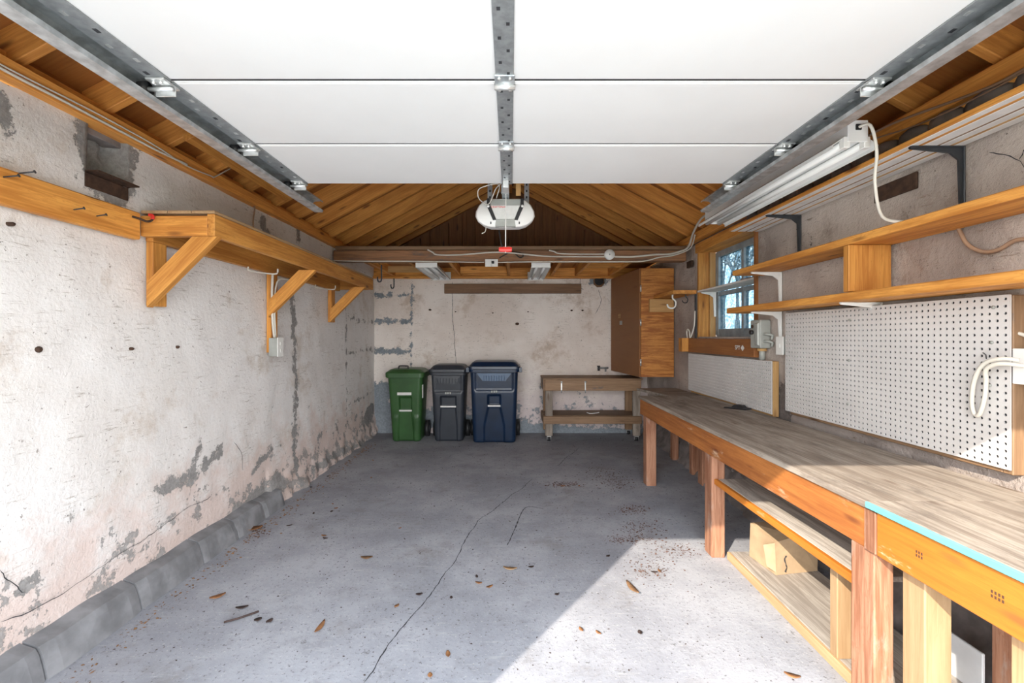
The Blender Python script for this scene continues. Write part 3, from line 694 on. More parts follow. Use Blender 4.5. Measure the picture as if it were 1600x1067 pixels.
# ledger plank nearer the camera
lp = thing('wall_plank', 'thick golden plank nailed along the whitewashed wall, with protruding nails', 'plank', (-2.0, 1.7, 1.94))
box('board', -2.012, -1.968, 0.6, 2.385, 1.935, 2.078, 'wood', lp, 0.006)
for px, py, L in ((2, 277, 1), (28, 271, 1), (112, 328, .8), (148, 338, .8)):
    p = on_left(px, py, -1.975); q = p + Vector((0.05 * L, 0.015, 0.012))
    n_ = cyl('nail', p, q, 0.003, 'black_metal', lp, 8); cyl('nail_head', q, q + Vector((.003, .001, .001)), 0.007, 'black_metal', n_, 8)
rk = thing('utility_hook', 'red-tipped hook at the end of the golden wall plank', 'hook', (-1.97, 2.36, 2.05))
tube('shank', [(-1.97, 2.33, 2.045), (-1.95, 2.35, 2.04), (-1.925, 2.37, 2.03), (-1.91, 2.385, 2.04), (-1.91, 2.39, 2.06)], 0.006, 'rust', rk)
tube('tip', [(-1.91, 2.388, 2.045), (-1.912, 2.392, 2.065), (-1.93, 2.392, 2.07)], 0.009, 'red', rk)
# angle irons in the wall pockets
ai = tag(profile('angle_iron', [(-1.955, 2.208), (-2.025, 2.208), (-2.018, 2.20), (-2.018, 2.135)], 0.008, 2.125, 2.36, 'rust'), 'rusty angle iron under the broken pocket in the whitewashed wall', 'angle iron')
ai = tag(box('iron_plate', 2.005, 2.018, 2.215, 2.475, 2.155, 2.238, 'rust'), 'dark iron plate on the wall behind the striped shelf', 'iron plate')
ai = tag(box('iron_plate', 1.985, 2.012, 4.93, 5.06, 2.19, 2.262, 'rust'), 'black iron plate under the beam end beside the window post', 'iron plate')

# ---- outlets and cables on the left
def outlet(name, label, c, n, w=0.075, h=0.12, d=0.05, cat='outlet', two=True, tumbler=False):
    """surface box whose plate faces direction n ('x+','x-','y-')"""
    t = thing(name, label, cat, c); x, y, z = c
    if n == 'y-':
        bx = box('back_box', x - w / 2, x + w / 2, y, y + d, z - h / 2, z + h / 2, 'grey_metal', t)
        pl = box('cover_plate', x - w / 2 - .004, x + w / 2 + .004, y - .005, y, z - h / 2 - .004, z + h / 2 + .004, 'white_plastic', t)
        f = lambda a, e, g: (x + a - .008, x + a + .008, y - .008, y - .004, z + e - g, z + e + g)
    else:
        s = 1 if n == 'x+' else -1
        bx = box('back_box', min(x, x - s * d), max(x, x - s * d), y - w / 2, y + w / 2, z - h / 2, z + h / 2, 'grey_metal', t)
        pl = box('cover_plate', min(x, x + s * .006), max(x, x + s * .006), y - w / 2 - .004, y + w / 2 + .004, z - h / 2 - .004, z + h / 2 + .004, 'white_plastic', t)
        f = lambda a, e, g: (min(x + s * .004, x + s * .009), max(x + s * .004, x + s * .009), y + a - .008, y + a + .008, z + e - g, z + e + g)
    if tumbler: box('toggle', *f(0, 0, .014), 'white_plastic', pl)
    elif two:
        for e in (-.028, .028): box('socket_face', *f(0, e, .014), 'sticker', pl)
    return t
ol = outlet('wall_outlet', 'surface outlet box with white cover on the shelf post, cable from above', (-1.895, 3.68, 1.335), 'x+', 0.085, 0.15, 0.07)
tube('feed_cable', [(-1.93, 3.66, 1.41), (-1.945, 3.66, 1.55), (-1.95, 3.66, 1.75), (-1.945, 3.66, 1.93)], 0.010, 'cable', ol)
tube('feed_cable', [(-1.925, 3.67, 1.41), (-1.94, 3.68, 1.62), (-1.94, 3.70, 1.83), (-1.93, 3.75, 1.90), (-1.90, 3.85, 1.905)], 0.007, 'cable', ol)
def plate_pts(s, L, off=0.0): return [on_left(x, y, s * 1.957) for x, y in L]
tag(tube('cable', plate_pts(-1, [(-40, 84), (30, 122), (100, 158), (160, 190), (230, 227), (262, 243), (292, 257)]), 0.006, 'cable'), 'thick white cable stapled along the plate beside the broken wall pocket', 'cable')
tag(tube('cable', plate_pts(-1, [(-40, 79), (40, 121), (110, 156), (170, 187), (240, 226), (290, 258), (330, 275), (336, 276), (365, 260)]), 0.004, 'cable'), 'thin white cable running on from the plate towards the nailed board', 'cable')
tag(tube('cable', [on_left(x, y, -1.998) for x, y in ((394, 318), (398, 325), (396, 340), (396, 355), (402, 368))], 0.006, 'cable_dk'), 'short brown cable drooping from the plate to the shelf frame', 'cable')
tag(tube('cable', plate_pts(1, [(1700, 60), (1600, 108), (1560, 130), (1500, 154), (1420, 183), (1380, 200), (1340, 222), (1300, 250)]), 0.006, 'cable_dk'), 'brown cable stapled along the plate above the shop light', 'cable')
tag(tube('cable', plate_pts(1, [(1700, 66), (1600, 112), (1560, 135), (1480, 175), (1420, 200), (1370, 216), (1330, 236), (1290, 262)]), 0.004, 'cable_dk'), 'thinner brown cable sagging under the stapled one on the same plate', 'cable')
# beam wiring
cy_ = BY - 0.032
jb = thing('junction_box', 'round white junction box cover on the brown beam', 'junction box', (1.11, cy_, 2.35))
p = at(952, 398, cy_); cyl('cover', p + Vector((0, 0, 0)), p + Vector((0, -0.02, 0)), 0.058, 'white_plastic', jb, 24); cyl('back_box', p, p + Vector((0, 0.028, 0)), 0.054, 'grey_metal', jb, 24); cyl('screw', p + Vector((0, -.022, 0)), p + Vector((0, -.019, 0)), 0.008, 'galv_dk', jb, 10)
def beam_pts(L, y=cy_): return [at(a, c, y) for a, c in L]
tag(tube('cable', beam_pts([(668, 390), (676, 394), (684, 398), (720, 398), (780, 394), (850, 400), (900, 401), (946, 401)]), 0.009, 'cable'), 'white cable running along the beam into the round junction box', 'cable')
tag(tube('cable', beam_pts([(858, 391), (866, 393), (874, 396), (905, 397), (946, 397)]), 0.008, 'cable'), 'short cable end entering the junction box above the main beam cable', 'cable')
tag(tube('cable', beam_pts([(960, 401), (990, 401), (1020, 398), (1045, 397), (1062, 393)]) + [Vector((1.935, 4.88, 2.40)), Vector((1.88, 4.6, 2.50)), Vector((1.80, 4.2, 2.54)), Vector((1.66, 3.6, 2.42)), Vector((1.54, 3.44, 2.34))], 0.011, 'cable'), 'white cable rising from the junction box to the shop light', 'cable')
tag(tube('cable', beam_pts([(520, 407), (560, 408), (620, 408), (700, 409), (756, 410)]) , 0.006, 'cable'), 'thin white cable along the bottom edge of the beam to the outlet', 'cable')
tag(tube('cable', beam_pts([(778, 410), (840, 409), (960, 409), (1005, 408), (1030, 402), (1052, 399)]) + [Vector((1.95, 4.87, 2.38)), Vector((1.90, 4.62, 2.47))], 0.007, 'cable'), 'lower white cable leaving the outlet and joining the one by the window', 'cable')
outlet('beam_outlet', 'square white outlet under the beam with a black plug', (at(768, 411, cy_).x, cy_ - 0.006, at(768, 411, cy_).z), 'y-', 0.135, 0.075, 0.03)
box('plug', -0.215, -0.185, cy_ - 0.035, cy_ - 0.01, 2.235, 2.262, 'black', bpy.data.objects['beam_outlet'])
# hooks under the beam
for i, (px, py, yh) in enumerate(((596, 418, 5.12), (615.5, 433, 6.575))):
    p = at(px, py, yh); L = 0.13
    tag(tube('hanging_hook', [p + Vector(q) for q in ((0, 0, .03), (0, 0, -.04), (0, 0, -L), (-.012, 0, -L - .03), (-.035, 0, -L - .03), (-.045, 0, -L), (-.043, 0, -L + .025))], 0.008, 'black_metal'),
        ('black steel hook hanging at the beam near the shelf end', 'black steel hook hanging in front of the corner block column')[i], 'hook', 'hooks under the joists')
# plank on the back wall
tag(box('plank', -0.975, 1.035, YB - 0.062, YB - 0.020, 2.055, 2.195, 'plank'), 'dark brown plank fixed level across the stained back wall', 'plank')
# vent hole + frame
vh = thing('vent_pipe', 'dark round pipe stub in the back wall beside the cabinet', 'pipe', (1.3, YB, 2.2))
p = on_back(936, 440, YB - 0.03); cyl('collar', p + Vector((0, .03, 0)), p, 0.085, 'plank', vh, 8); cyl('bore', p + Vector((0, .02, .01)), p + Vector((0, -.004, .01)), 0.065, 'crack', vh, 16)
tp = thing('wall_tap', 'small steel tap on the back wall above the rolling bench', 'tap', on_back(938, 578, YB))
p = on_back(940, 575, YB); cyl('pipe', p + Vector((.09, -.04, .005)), p + Vector((-.05, -.04, .005)), 0.014, 'galv_dk', tp); cyl('body', p + Vector((-.05, -.04, .02)), p + Vector((-.05, -.04, -.035)), 0.018, 'black_metal', tp); cyl('handle', p + Vector((-.075, -.04, .03)), p + Vector((-.03, -.04, .03)), 0.007, 'black_metal', tp); cyl('drop_pipe', p + Vector((.05, -.04, .0)), p + Vector((.05, -.04, -.05)), 0.012, 'galv_dk', tp)

# ---- cabinet on the right wall
cb = thing('wall_cabinet', 'tall brown plywood cabinet hung in the corner with its door ajar', 'cabinet', (1.8, 6.0, 0.93))
cx0, cx1, cy0, cy1, cz0, cz1 = 1.60, 2.005, 5.50, 6.585, 0.925, 2.262
box('side_panel', cx0, cx1, cy0, cy0 + .02, cz0, cz1, 'fir_ply', cb, 0.002, axis=0)
box('side_panel', cx0, cx1, cy1 - .02, cy1, cz0, cz1, 'fir_ply', cb, 0.002, axis=0)
box('top_panel', cx0, cx1, cy0 + .021, cy1 - .021, cz1 - .02, cz1, 'fir_ply', cb); box('bottom_panel', cx0, cx1, cy0 + .021, cy1 - .021, cz0, cz0 + .02, 'fir_ply', cb)
for z in (1.35, 1.8): box('inner_shelf', cx0 + .02, cx1 - .02, cy0 + .021, cy1 - .021, z, z + .02, 'cart', cb)
ang = math.radians(5.5); ca, sa = math.cos(ang), math.sin(ang); L = cy1 - cy0
dr = bar('door', (cx0 - .012, cy0 + .002, (cz0 + cz1) / 2), (cx0 - .012 - L * sa, cy0 + .002 + L * ca, (cz0 + cz1) / 2), 0.02, cz1 - cz0, 'door_ply', cb)
for z in (cz0 + .18, (cz0 + cz1) / 2, cz1 - .25): cyl('hinge', (cx0 - .006, cy0 - .008, z - .04), (cx0 - .006, cy0 - .008, z + .04), 0.009, 'chrome', dr, 8)
dn = Vector((-ca, -sa, 0))
def on_door(v, z): return Vector((cx0 - .012 - v * sa, cy0 + v * ca, z)) + dn * 0.011
p = on_door(.66, 1.61); bar('sticker', p + Vector((sa, -ca, 0)) * .05, p - Vector((sa, -ca, 0)) * .05, 0.004, 0.055, 'grey_metal', dr)
for dz, hh in ((.10, .03), (.07, .015)): p = on_door(.72, 1.62 + dz); bar('scuff', p + Vector((sa, -ca, 0)) * .05, p - Vector((sa, -ca, 0)) * .05, 0.002, hh, 'tan', dr)
# corner ledge fixed to cabinet side
lg = thing('corner_ledge', 'small wooden ledge with a metal bracket between the cabinet and window post', 'ledge', (1.9, 5.1, 1.88))
box('board', 1.755, 2.012, 4.845, 5.49, 1.885, 1.925, 'wood', lg)
box('cleat', 1.69, 1.985, 5.452, 5.492, 1.72, 1.878, 'tan', lg)
box('bracket', 2.0, 2.015, 4.852, 4.877, 1.36, 1.883, 'black_metal', lg)
for i, (x, y, m_, sz, lab) in enumerate(((1.80, 4.98, 'white_plastic', 1.0, 'white cup hook under the corner ledge'), (1.93, 4.94, 'black_metal', .62, 'small dark cup hook under the corner ledge, next to the bracket'))):
    tag(tube('cup_hook', [Vector((x, y, 1.886)) + Vector(q) * sz for q in ((0, 0, 0), (.0, 0, -.04), (.03, 0, -.07), (.035, 0, -.10), (.02, 0, -.14), (-.02, 0, -.15), (-.05, 0, -.135), (-.06, 0, -.105))], 0.008 * sz + .001, m_), lab, 'hook')

# ---- shelves on the right wall
def bracket(parent, y, zt, mat, arm, leg, t=0.022, x=HW - 0.012):
    g = bar('bracket', (x, y, zt - leg), (x, y, zt), t, 0.008, mat, parent, up=(1, 0, 0))
    V = [Vector((x - q, y + dy, zt - zz)) for dy in (-t / 5, t / 5) for q, zz in ((0, 0), (arm, 0), (arm, .012), (.06, .03), (.022, .06), (.014, leg), (0, leg))]
    n = 7; mesh_obj('bracket_web', V, [tuple(range(n)), tuple(range(n, 2 * n))[::-1]] + [(i, (i + 1) % n, n + (i + 1) % n, n + i) for i in range(n)], mat, g)
    bar('bracket_arm', (x - .002, y, zt - .004), (x - arm, y, zt - .004), t, 0.008, mat, g)
sA = thing('slatted_shelf', 'top shelf of white and bare strips on black brackets', 'shelf', (1.9, 2.4, 2.26))
strips = [(1.757, 1.768, 'wood', .022), (1.770, 1.806, 'white_wood', .018), (1.808, 1.825, 'wood', .020), (1.827, 1.888, 'white_wood', .018), (1.890, 1.900, 'cart', .02), (1.902, 1.945, 'white_wood', .018), (1.947, 1.962, 'tan', .018), (1.964, 2.008, 'white_wood', .018)]
for x0, x1, m_, h_ in strips: box('slat', x0, x1, 1.0, 3.607, 2.266, 2.266 + h_, m_, sA, 0.002)
for y in (1.3, 2.5, 3.45): box('tie_cleat', 1.79, 2.0, y, y + .04, 2.289, 2.305, 'tan', sA)
for y in (1.99, 3.11): bracket(sA, y, 2.265, 'black_metal', 0.235, 0.30)
sB = thing('plank_shelf', 'thick golden plank shelf, middle of the three, above the boxy support block', 'shelf', (1.9, 2.4, 1.9))
box('board', 1.76, 2.008, 1.0, 3.56, 1.902, 1.942, 'wood', sB, 0.005)
for y in (3.33, 1.3): bracket(sB, y, 1.901, 'white_metal', 0.22, 0.24)
box('support_block', 1.762, 1.985, 2.335, 2.375, 1.656, 1.90, 'wood', sB, axis=2)
box('spacer', 1.80, 1.97, 2.34, 2.37, 1.8905, 1.9015, 'tan', sB)
sC = thing('plank_shelf', 'lowest golden plank shelf, directly over the large pegboard', 'shelf', (1.9, 2.4, 1.6))
box('board', 1.76, 2.008, 1.0, 3.656, 1.608, 1.652, 'wood', sC, 0.005)
for y in (3.33, 2.43): bracket(sC, y, 1.607, 'white_metal', 0.22, 0.24 if y > 3 else 0.1)
ws = thing('window_shelf', 'small white shelf across the window recess on a white bracket', 'shelf', (2.1, 4.2, 1.9))
box('board', 2.0, 2.185, 3.70, 4.80, 1.893, 1.912, 'white_wood', ws)
box('end_strip', 2.03, 2.185, 3.695, 3.96, 1.913, 1.925, 'sill', ws)
bracket(ws, 4.74, 1.892, 'white_metal', 0.15, 0.26, 0.025, 2.165)

# ---- pegboards
def pegboard(name, label, y0, y1, z0, z1, x, ny, nz_, frame_mat='cart'):
    t = thing(name, label, 'pegboard', (x, (y0 + y1) / 2, z0), 'white pegboards')
    V, Fc = [], []; py_, pz = (y1 - y0) / ny, (z1 - z0) / nz_; r = 0.23 * min(py_, pz); vid = {}
    def vv(y, z, xx):
        k_ = (round(y, 5), round(z, 5), round(xx, 5))
        if k_ not in vid: vid[k_] = len(V); V.append((xx, y, z))
        return vid[k_]
    for i in range(ny):
        for j in range(nz_):
            yc, zc = y0 + (i + .5) * py_, z0 + (j + .5) * pz
            sq = [(py_ / 2, 0), (py_ / 2, pz / 2), (0, pz / 2), (-py_ / 2, pz / 2), (-py_ / 2, 0), (-py_ / 2, -pz / 2), (0, -pz / 2), (py_ / 2, -pz / 2)]
            S = [vv(yc + a, zc + c, x) for a, c in sq]
            H = [len(V) + q for q in range(8)]; V.extend((x, yc + r * math.cos(q * math.pi / 4), zc + r * math.sin(q * math.pi / 4)) for q in range(8))
            B_ = [len(V) + q for q in range(8)]; V.extend((x + .005, yc + r * math.cos(q * math.pi / 4), zc + r * math.sin(q * math.pi / 4)) for q in range(8))
            for q in range(8):
                w_ = (q + 1) % 8; Fc.append((S[q], S[w_], H[w_], H[q])); Fc.append((H[q], H[w_], B_[w_], B_[q]))
    pn = mesh_obj('panel', V, Fc, 'peg', t)
    box('edge_strip', x, x + .006, y0 - .002, y0, z0, z1, 'peg', pn, 0); box('edge_strip', x, x + .006, y0, y1, z1, z1 + .002, 'peg', pn, 0)
    box('hole_shade_sheet', x + .0062, x + .010, y0 + .01, y1 - .01, z0 + .01, z1 - .01, 'crack', t, 0)  # added dark sheet, paints the shade seen through the peg holes
    xb = HW - 0.002
    box('frame_batten', x + .011, xb, y0 - .004, y0 + .035, z0 - .02, z1, frame_mat, t, axis=2); box('frame_batten', x + .011, xb, y1 - .04, y1, z0, z1, frame_mat, t, axis=2)
    box('frame_batten', x + .011, xb, y0 + .036, y1 - .041, z1 - .035, z1, frame_mat, t); box('frame_batten', x + .011, xb, y0 + .036, y1 - .041, z0 - .02, z0 + .02, frame_mat, t)
    return t
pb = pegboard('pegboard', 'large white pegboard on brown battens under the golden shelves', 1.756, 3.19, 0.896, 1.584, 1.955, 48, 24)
for px, py in ((1553, 480), (1550, 535), (1547, 602), (1328, 500), (1327, 563), (1325, 631), (1238, 510), (1237, 575)):
    p = on_right(px, py, 1.955); cyl('screw', p, p + Vector((-.005, 0, 0)), 0.007, 'grey_metal', pb, 8)
p = on_right(1536, 551, 1.952); tube('nail', [p, p + Vector((-.02, -.03, -.008)), p + Vector((-.05, -.06, -.022))], 0.002, 'black_metal', pb, 1)
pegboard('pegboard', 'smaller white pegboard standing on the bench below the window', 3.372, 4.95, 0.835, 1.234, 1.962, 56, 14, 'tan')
# board under the window with sticker
sb = thing('sill_board', 'stained board under the window with a white sticker near its end', 'board', (1.98, 4.2, 1.25))
bd = box('board', 1.955, 2.012, 3.60, 4.93, 1.252, 1.402, 'sill', sb)
box('end_block', 1.885, 2.012, 4.935, 5.03, 1.255, 1.405, 'wood', sb)
Rr = Matrix(((0, 0, -1), (-1, 0, 0), (0, 1, 0))).to_4x4()
text_obj('lettering', 'SPY', 0.055, Matrix.Translation((1.9535, 3.86, 1.325)) @ Rr, 'sticker', bd)
p = Vector((1.9535, 3.775, 1.325)); loft('emblem', [[p + Vector((dx, a, c)) for a, c in ((0, .026), (.03, 0), (0, -.026), (-.03, 0))] for dx in (0, -.0008)], 'sticker', bd)
# disconnect switch
dsw = thing('disconnect_switch', 'grey metal disconnect switch box beside the window jamb', 'switch box', (1.97, 3.52, 1.33))
bx_ = box('case', 1.925, 2.008, 3.455, 3.60, 1.33, 1.552, 'grey_metal', dsw, 0.006)
mesh_obj('cover_ridge', [(1.925, 3.47, 1.35), (1.925, 3.53, 1.35), (1.925, 3.53, 1.53), (1.925, 3.47, 1.53), (1.912, 3.475, 1.36), (1.912, 3.50, 1.36), (1.912, 3.515, 1.52), (1.912, 3.475, 1.52)], [(0, 1, 2, 3), (4, 5, 6, 7), (0, 1, 5, 4), (1, 2, 6, 5), (2, 3, 7, 6), (3, 0, 4, 7)], 'grey_metal', bx_)
cyl('knob', (1.925, 3.565, 1.455), (1.905, 3.565, 1.455), 0.018, 'black', dsw); cyl('pilot', (1.925, 3.565, 1.50), (1.917, 3.565, 1.50), 0.014, 'rust', dsw)
for z in (1.44, 1.385): tube('lever', [(1.955, 3.455, z), (1.955, 3.42, z), (1.985, 3.40, z - .01), (1.985, 3.41, z - .04)], 0.010, 'grey_metal', dsw)
cyl('conduit', (1.975, 3.52, 1.33), (1.975, 3.52, 1.24), 0.022, 'grey_metal', dsw); cyl('conduit_nut', (1.975, 3.52, 1.328), (1.975, 3.52, 1.308), 0.034, 'tan', dsw)
outlet('light_switch', 'white light switch next to the large pegboard', (1.962, 3.262, 1.355), 'x-', 0.08, 0.125, 0.045, 'light switch', False, True)
outlet('wall_outlet', 'white outlet plate at the end of the large pegboard, feeding the looped cord', (1.972, 1.70, 1.305), 'x-', 0.12, 0.13, 0.04)
tag(tube('looped_cord', [(1.93, 1.70, 1.33), (1.90, 1.735, 1.335), (1.90, 1.80, 1.31), (1.915, 1.85, 1.24), (1.93, 1.875, 1.15), (1.935, 1.87, 1.10), (1.93, 1.845, 1.10), (1.925, 1.82, 1.17), (1.92, 1.81, 1.24), (1.90, 1.79, 1.29), (1.90, 1.74, 1.315), (1.93, 1.68, 1.31)], 0.008, 'cable'), 'cream power cord looped in front of the large pegboard', 'cord')
tag(tube('cable', [on_right(x, y, HW - .02) for x, y in ((1492, 345), (1500, 362), (1512, 382), (1535, 393), (1560, 390), (1585, 376), (1610, 374), (1660, 380))], 0.008, 'cable_dk'), 'loose cable drooping on the grey wall below the middle plank shelf', 'cable')
tag(tube('cable', [on_right(x, y, HW - .03) for x, y in ((1575, 516), (1590, 520), (1610, 526), (1650, 532))], 0.007, 'cable'), 'short cream cable stub leaving the large pegboard towards the camera', 'cable')
outlet('wall_outlet', 'pale outlet plate on the wall beside the corner cabinet', (1.995, 5.15, 1.33), 'x-', 0.10, 0.13, 0.02)
tag(tube('wire_loop', [(1.98, 5.02, 1.40), (1.965, 5.0, 1.47), (1.96, 4.96, 1.50), (1.965, 4.92, 1.47), (1.96, 4.90, 1.41), (1.97, 4.87, 1.45), (1.99, 4.855, 1.55), (1.995, 4.852, 1.70)], 0.008, 'cable'), 'white wire looped on top of the sill board end block', 'wire')

# ---- workbench
wbn = thing('workbench', 'long wooden workbench with worn top and red-brown apron along the grey wall', 'workbench', (1.6, 2.8, 0))
box('bench_top', 1.272, 1.935, 1.60, 4.47, 0.805, 0.832, 'top', wbn)
box('bench_top', 1.272, 1.935, 0.75, 1.598, 0.808, 0.835, 'top', wbn)
box('painted_edge', 1.262, 1.2715, 0.75, 1.598, 0.812, 0.8345, 'cyan', wbn)
box('front_apron', 1.285, 1.325, 1.62, 4.45, 0.655, 0.804, 'apron', wbn)
ap = box('front_apron', 1.278, 1.318, 0.75, 1.565, 0.655, 0.807, 'apron_new', wbn)
box('end_block', 1.275, 1.315, 1.567, 1.618, 0.655, 0.804, 'post', wbn, axis=2)
box('end_apron', 1.326, 1.93, 4.41, 4.45, 0.655, 0.804, 'apron', wbn)
box('rear_apron', 1.89, 1.93, 0.75, 4.40, 0.655, 0.804, 'apron', wbn)
for y0, y1, x0, x1, m_ in ((4.26, 4.36, 1.29, 1.385, 'post'), (2.876, 2.98, 1.29, 1.376, 'post'), (1.587, 1.697, 1.288, 1.358, 'post'), (1.44, 1.525, 1.332, 1.42, 'pale'), (1.105, 1.195, 1.332, 1.42, 'pale')):
    box('leg', x0, x1, y0, y1, 0.0, 0.655 if x0 < 1.3 else 0.80, m_, wbn, 0.004, axis=2)
    box('rear_leg', 1.82, 1.888, y0, y1, 0.0, 0.804, m_, wbn, 0.004, axis=2)
for y in (1.53, 2.82, 4.2): box('cross_bearer', 1.33, 1.88, y, y + .04, 0.70, 0.803, 'apron', wbn)
for yc, n_, hh in ((1.39, 3, .02), (1.16, 4, .03)):
    for q in range(n_):
        for z in (.732, .744): box('lumber_stamp', 1.2772, 1.278, yc + q * .009, yc + q * .009 + .005, z - .004, z + .004, 'ink', ap, 0)
us = thing('under_shelf', 'grey plywood shelf with orange front edge under the workbench', 'shelf', (1.45, 2.2, 0.5))
box('board', 1.33, 1.56, 1.70, 2.875, 0.488, 0.508, 'grey_ply', us); box('edge_strip', 1.305, 1.329, 1.60, 2.875, 0.474, 0.509, 'apron_new', us)
box('support_post', 1.385, 1.455, 1.90, 1.945, 0.052, 0.487, 'pale', us, axis=2)
pf = thing('floor_platform', 'low grey plywood platform on the floor under the workbench', 'platform', (1.65, 2.2, 0))
box('deck', 1.40, 1.80, 1.62, 2.86, 0.035, 0.05, 'grey_ply', pf); box('front_edge', 1.380, 1.399, 1.62, 2.86, 0.0, 0.049, 'pale', pf); box('bearer', 1.74, 1.79, 1.62, 2.86, 0.0, 0.034, 'pale', pf)
# cardboard box on the platform
cbx = thing('cardboard_box', 'crumpled tan cardboard box on the platform under the bench shelf', 'box', (1.65, 2.7, 0.05))
Rz = Matrix.Rotation(math.radians(8), 4, 'Z'); c = Vector((1.655, 2.70, 0.0515))
def cp(x, y, z): return c + Rz @ Vector((x, y, z))
mesh_obj('carton', [cp(-.15, -.11, 0), cp(.125, -.10, 0), cp(.13, .13, 0), cp(-.15, .12, 0), cp(-.16, -.115, .19), cp(-.03, -.125, .225), cp(.12, -.11, .20), cp(.13, .12, .215), cp(-.15, .11, .21)],
         [(3, 2, 1, 0), (0, 1, 6, 5, 4), (1, 2, 7, 6), (2, 3, 8, 7), (3, 0, 4, 8), (4, 5, 8), (5, 6, 7, 8)], 'card', cbx)
mesh_obj('torn_flap', [cp(-.162, -.118, .19), cp(-.155, -.118, .02), cp(-.20, -.10, .05), cp(-.215, -.09, .17), cp(-.158, -.112, .19), cp(-.151, -.112, .02), cp(-.196, -.094, .05), cp(-.211, -.084, .17)], [(0, 1, 2, 3), (7, 6, 5, 4), (0, 3, 7, 4), (1, 0, 4, 5), (2, 1, 5, 6), (3, 2, 6, 7)], 'card', cbx)
strip('tear', [cp(-.092, -.122, .115), cp(-.098, -.122, .085), cp(-.090, -.121, .05), cp(-.10, -.121, .02)], 0.014, 'crack', cbx, (0, -1, 0), .2)
# white offcut
tag(box('board_offcut', 1.79, 1.802, 1.70, 2.02, 0.0, 0.215, 'gypsum'), 'white board offcut standing upright under the bench behind the pale post', 'offcut')
# bench extension board, black scraper
xb = thing('bench_leaf', 'bare grey board extending the far end of the workbench towards the cabinet', 'board', (1.75, 4.9, 0))
mesh_obj('board', [(1.49, 5.30, .785), (1.96, 5.30, .785), (1.96, 4.475, .785), (1.66, 4.475, .785), (1.49, 5.30, .812), (1.96, 5.30, .812), (1.96, 4.475, .812), (1.66, 4.475, .812)], [(0, 1, 2, 3), (4, 5, 6, 7), (0, 1, 5, 4), (1, 2, 6, 5), (2, 3, 7, 6), (3, 0, 4, 7)], 'top', xb)
box('support_post', 1.86, 1.93, 5.15, 5.22, 0.0, 0.784, 'post', xb, axis=2)
box('support_post', 1.86, 1.93, 4.60, 4.67, 0.0, 0.784, 'post', xb, axis=2)
sp = thing('scraper', 'black plastic scraper lying on the workbench by the small pegboard', 'scraper', (1.75, 3.5, .833))
p = on_floor(1152, 638, 0.835)
loft('blade', [[Vector((p.x + x, p.y + y, .8335 + z)) for x, y in q] for z, q in ((0, ((-.10, .03), (.02, -.09), (.10, -.04), (.04, .08))), (.01, ((-.09, .03), (.02, -.08), (.09, -.04), (.04, .07))))], 'black', sp)
loft('grip', [[Vector((p.x + x, p.y + y, .8436 + z)) for x, y in q] for z, q in ((0, ((-.04, .02), (.02, -.06), (.07, -.03), (.03, .05))), (.022, ((-.02, .01), (.02, -.04), (.05, -.02), (.02, .03))))], 'black', sp)

# ---- rolling bench by the back wall
ct = thing('rolling_bench', 'brown wooden bench on casters with a lower shelf against the back wall', 'bench', (1.1, 6.3, 0))
X0, X1, Y0, Y1 = 0.47, 1.76, 6.06, 6.56
box('bench_top', X0 - .035, X1 + .02, Y0 - .03, Y1 + .02, .835, .858, 'cart', ct)
box('front_apron', X0 - .01, X1, Y0 - .022, Y0 + .016, .69, .834, 'cart', ct); box('rear_apron', X0, X1, Y1 - .03, Y1, .69, .834, 'cart', ct)
box('end_apron', X0 - .03, X0 - .012, Y0 - .01, Y1, .69, .834, 'cart', ct)
for x in (X0, X1 - .10):
    for y in (Y0 + .017, Y1 - .07):
        box('leg', x, x + .10, y, y + .04, .075, .834 if y > 6.3 else .834, 'top' if y < 6.3 else 'cart', ct, axis=2)
        cs = box('caster', x + .02, x + .08, y - .01, y + .05, .062, .0745, 'chrome', ct)
        cyl('wheel', (x + .03, y + .03, .03), (x + .07, y + .03, .03), .030, 'black', cs); box('fork', x + .022, x + .028, y + .01, y + .045, .02, .062, 'chrome', cs)
        box('fork', x + .072, x + .078, y + .01, y + .045, .02, .062, 'chrome', cs)
box('lower_shelf', X0 - .03, X1, Y0 + .06, Y1, .325, .345, 'cart', ct)
box('shelf_rail', X0 - .03, X1 + .01, Y0 - .022, Y0 + .016, .245, .345, 'cart', ct); box('shelf_rail', X0 - .032, X0 - .012, Y0 + .02, Y1, .245, .324, 'cart', ct)
for px in (877, 914):
    x = (px - CX) * Y0 / F_PX; h = bar('clasp', (x, Y0 - .027, .82), (x, Y0 - .027, .70), .018, .01, 'chrome', ct, up=(0, 1, 0))
    cyl('clasp_pin', (x, Y0 - .04, .81), (x, Y0 - .025, .81), .014, 'chrome', h, 10); cyl('clasp_tail', (x, Y0 - .032, .70), (x, Y0 - .032, .66), .006, 'galv_dk', h, 8)
tag(tube('wire_scrap', [at(917, 643.5, 6.25), at(922, 645, 6.2) , at(930, 644.5, 6.22), at(936, 643.5, 6.25)], .006, 'white_plastic'), 'bent white wire scrap on the lower shelf of the rolling bench', 'wire scrap')
bpy.data.objects['wire_scrap'].location.z = 0.352 - min(v.co.z for v in bpy.data.objects['wire_scrap'].data.vertices)

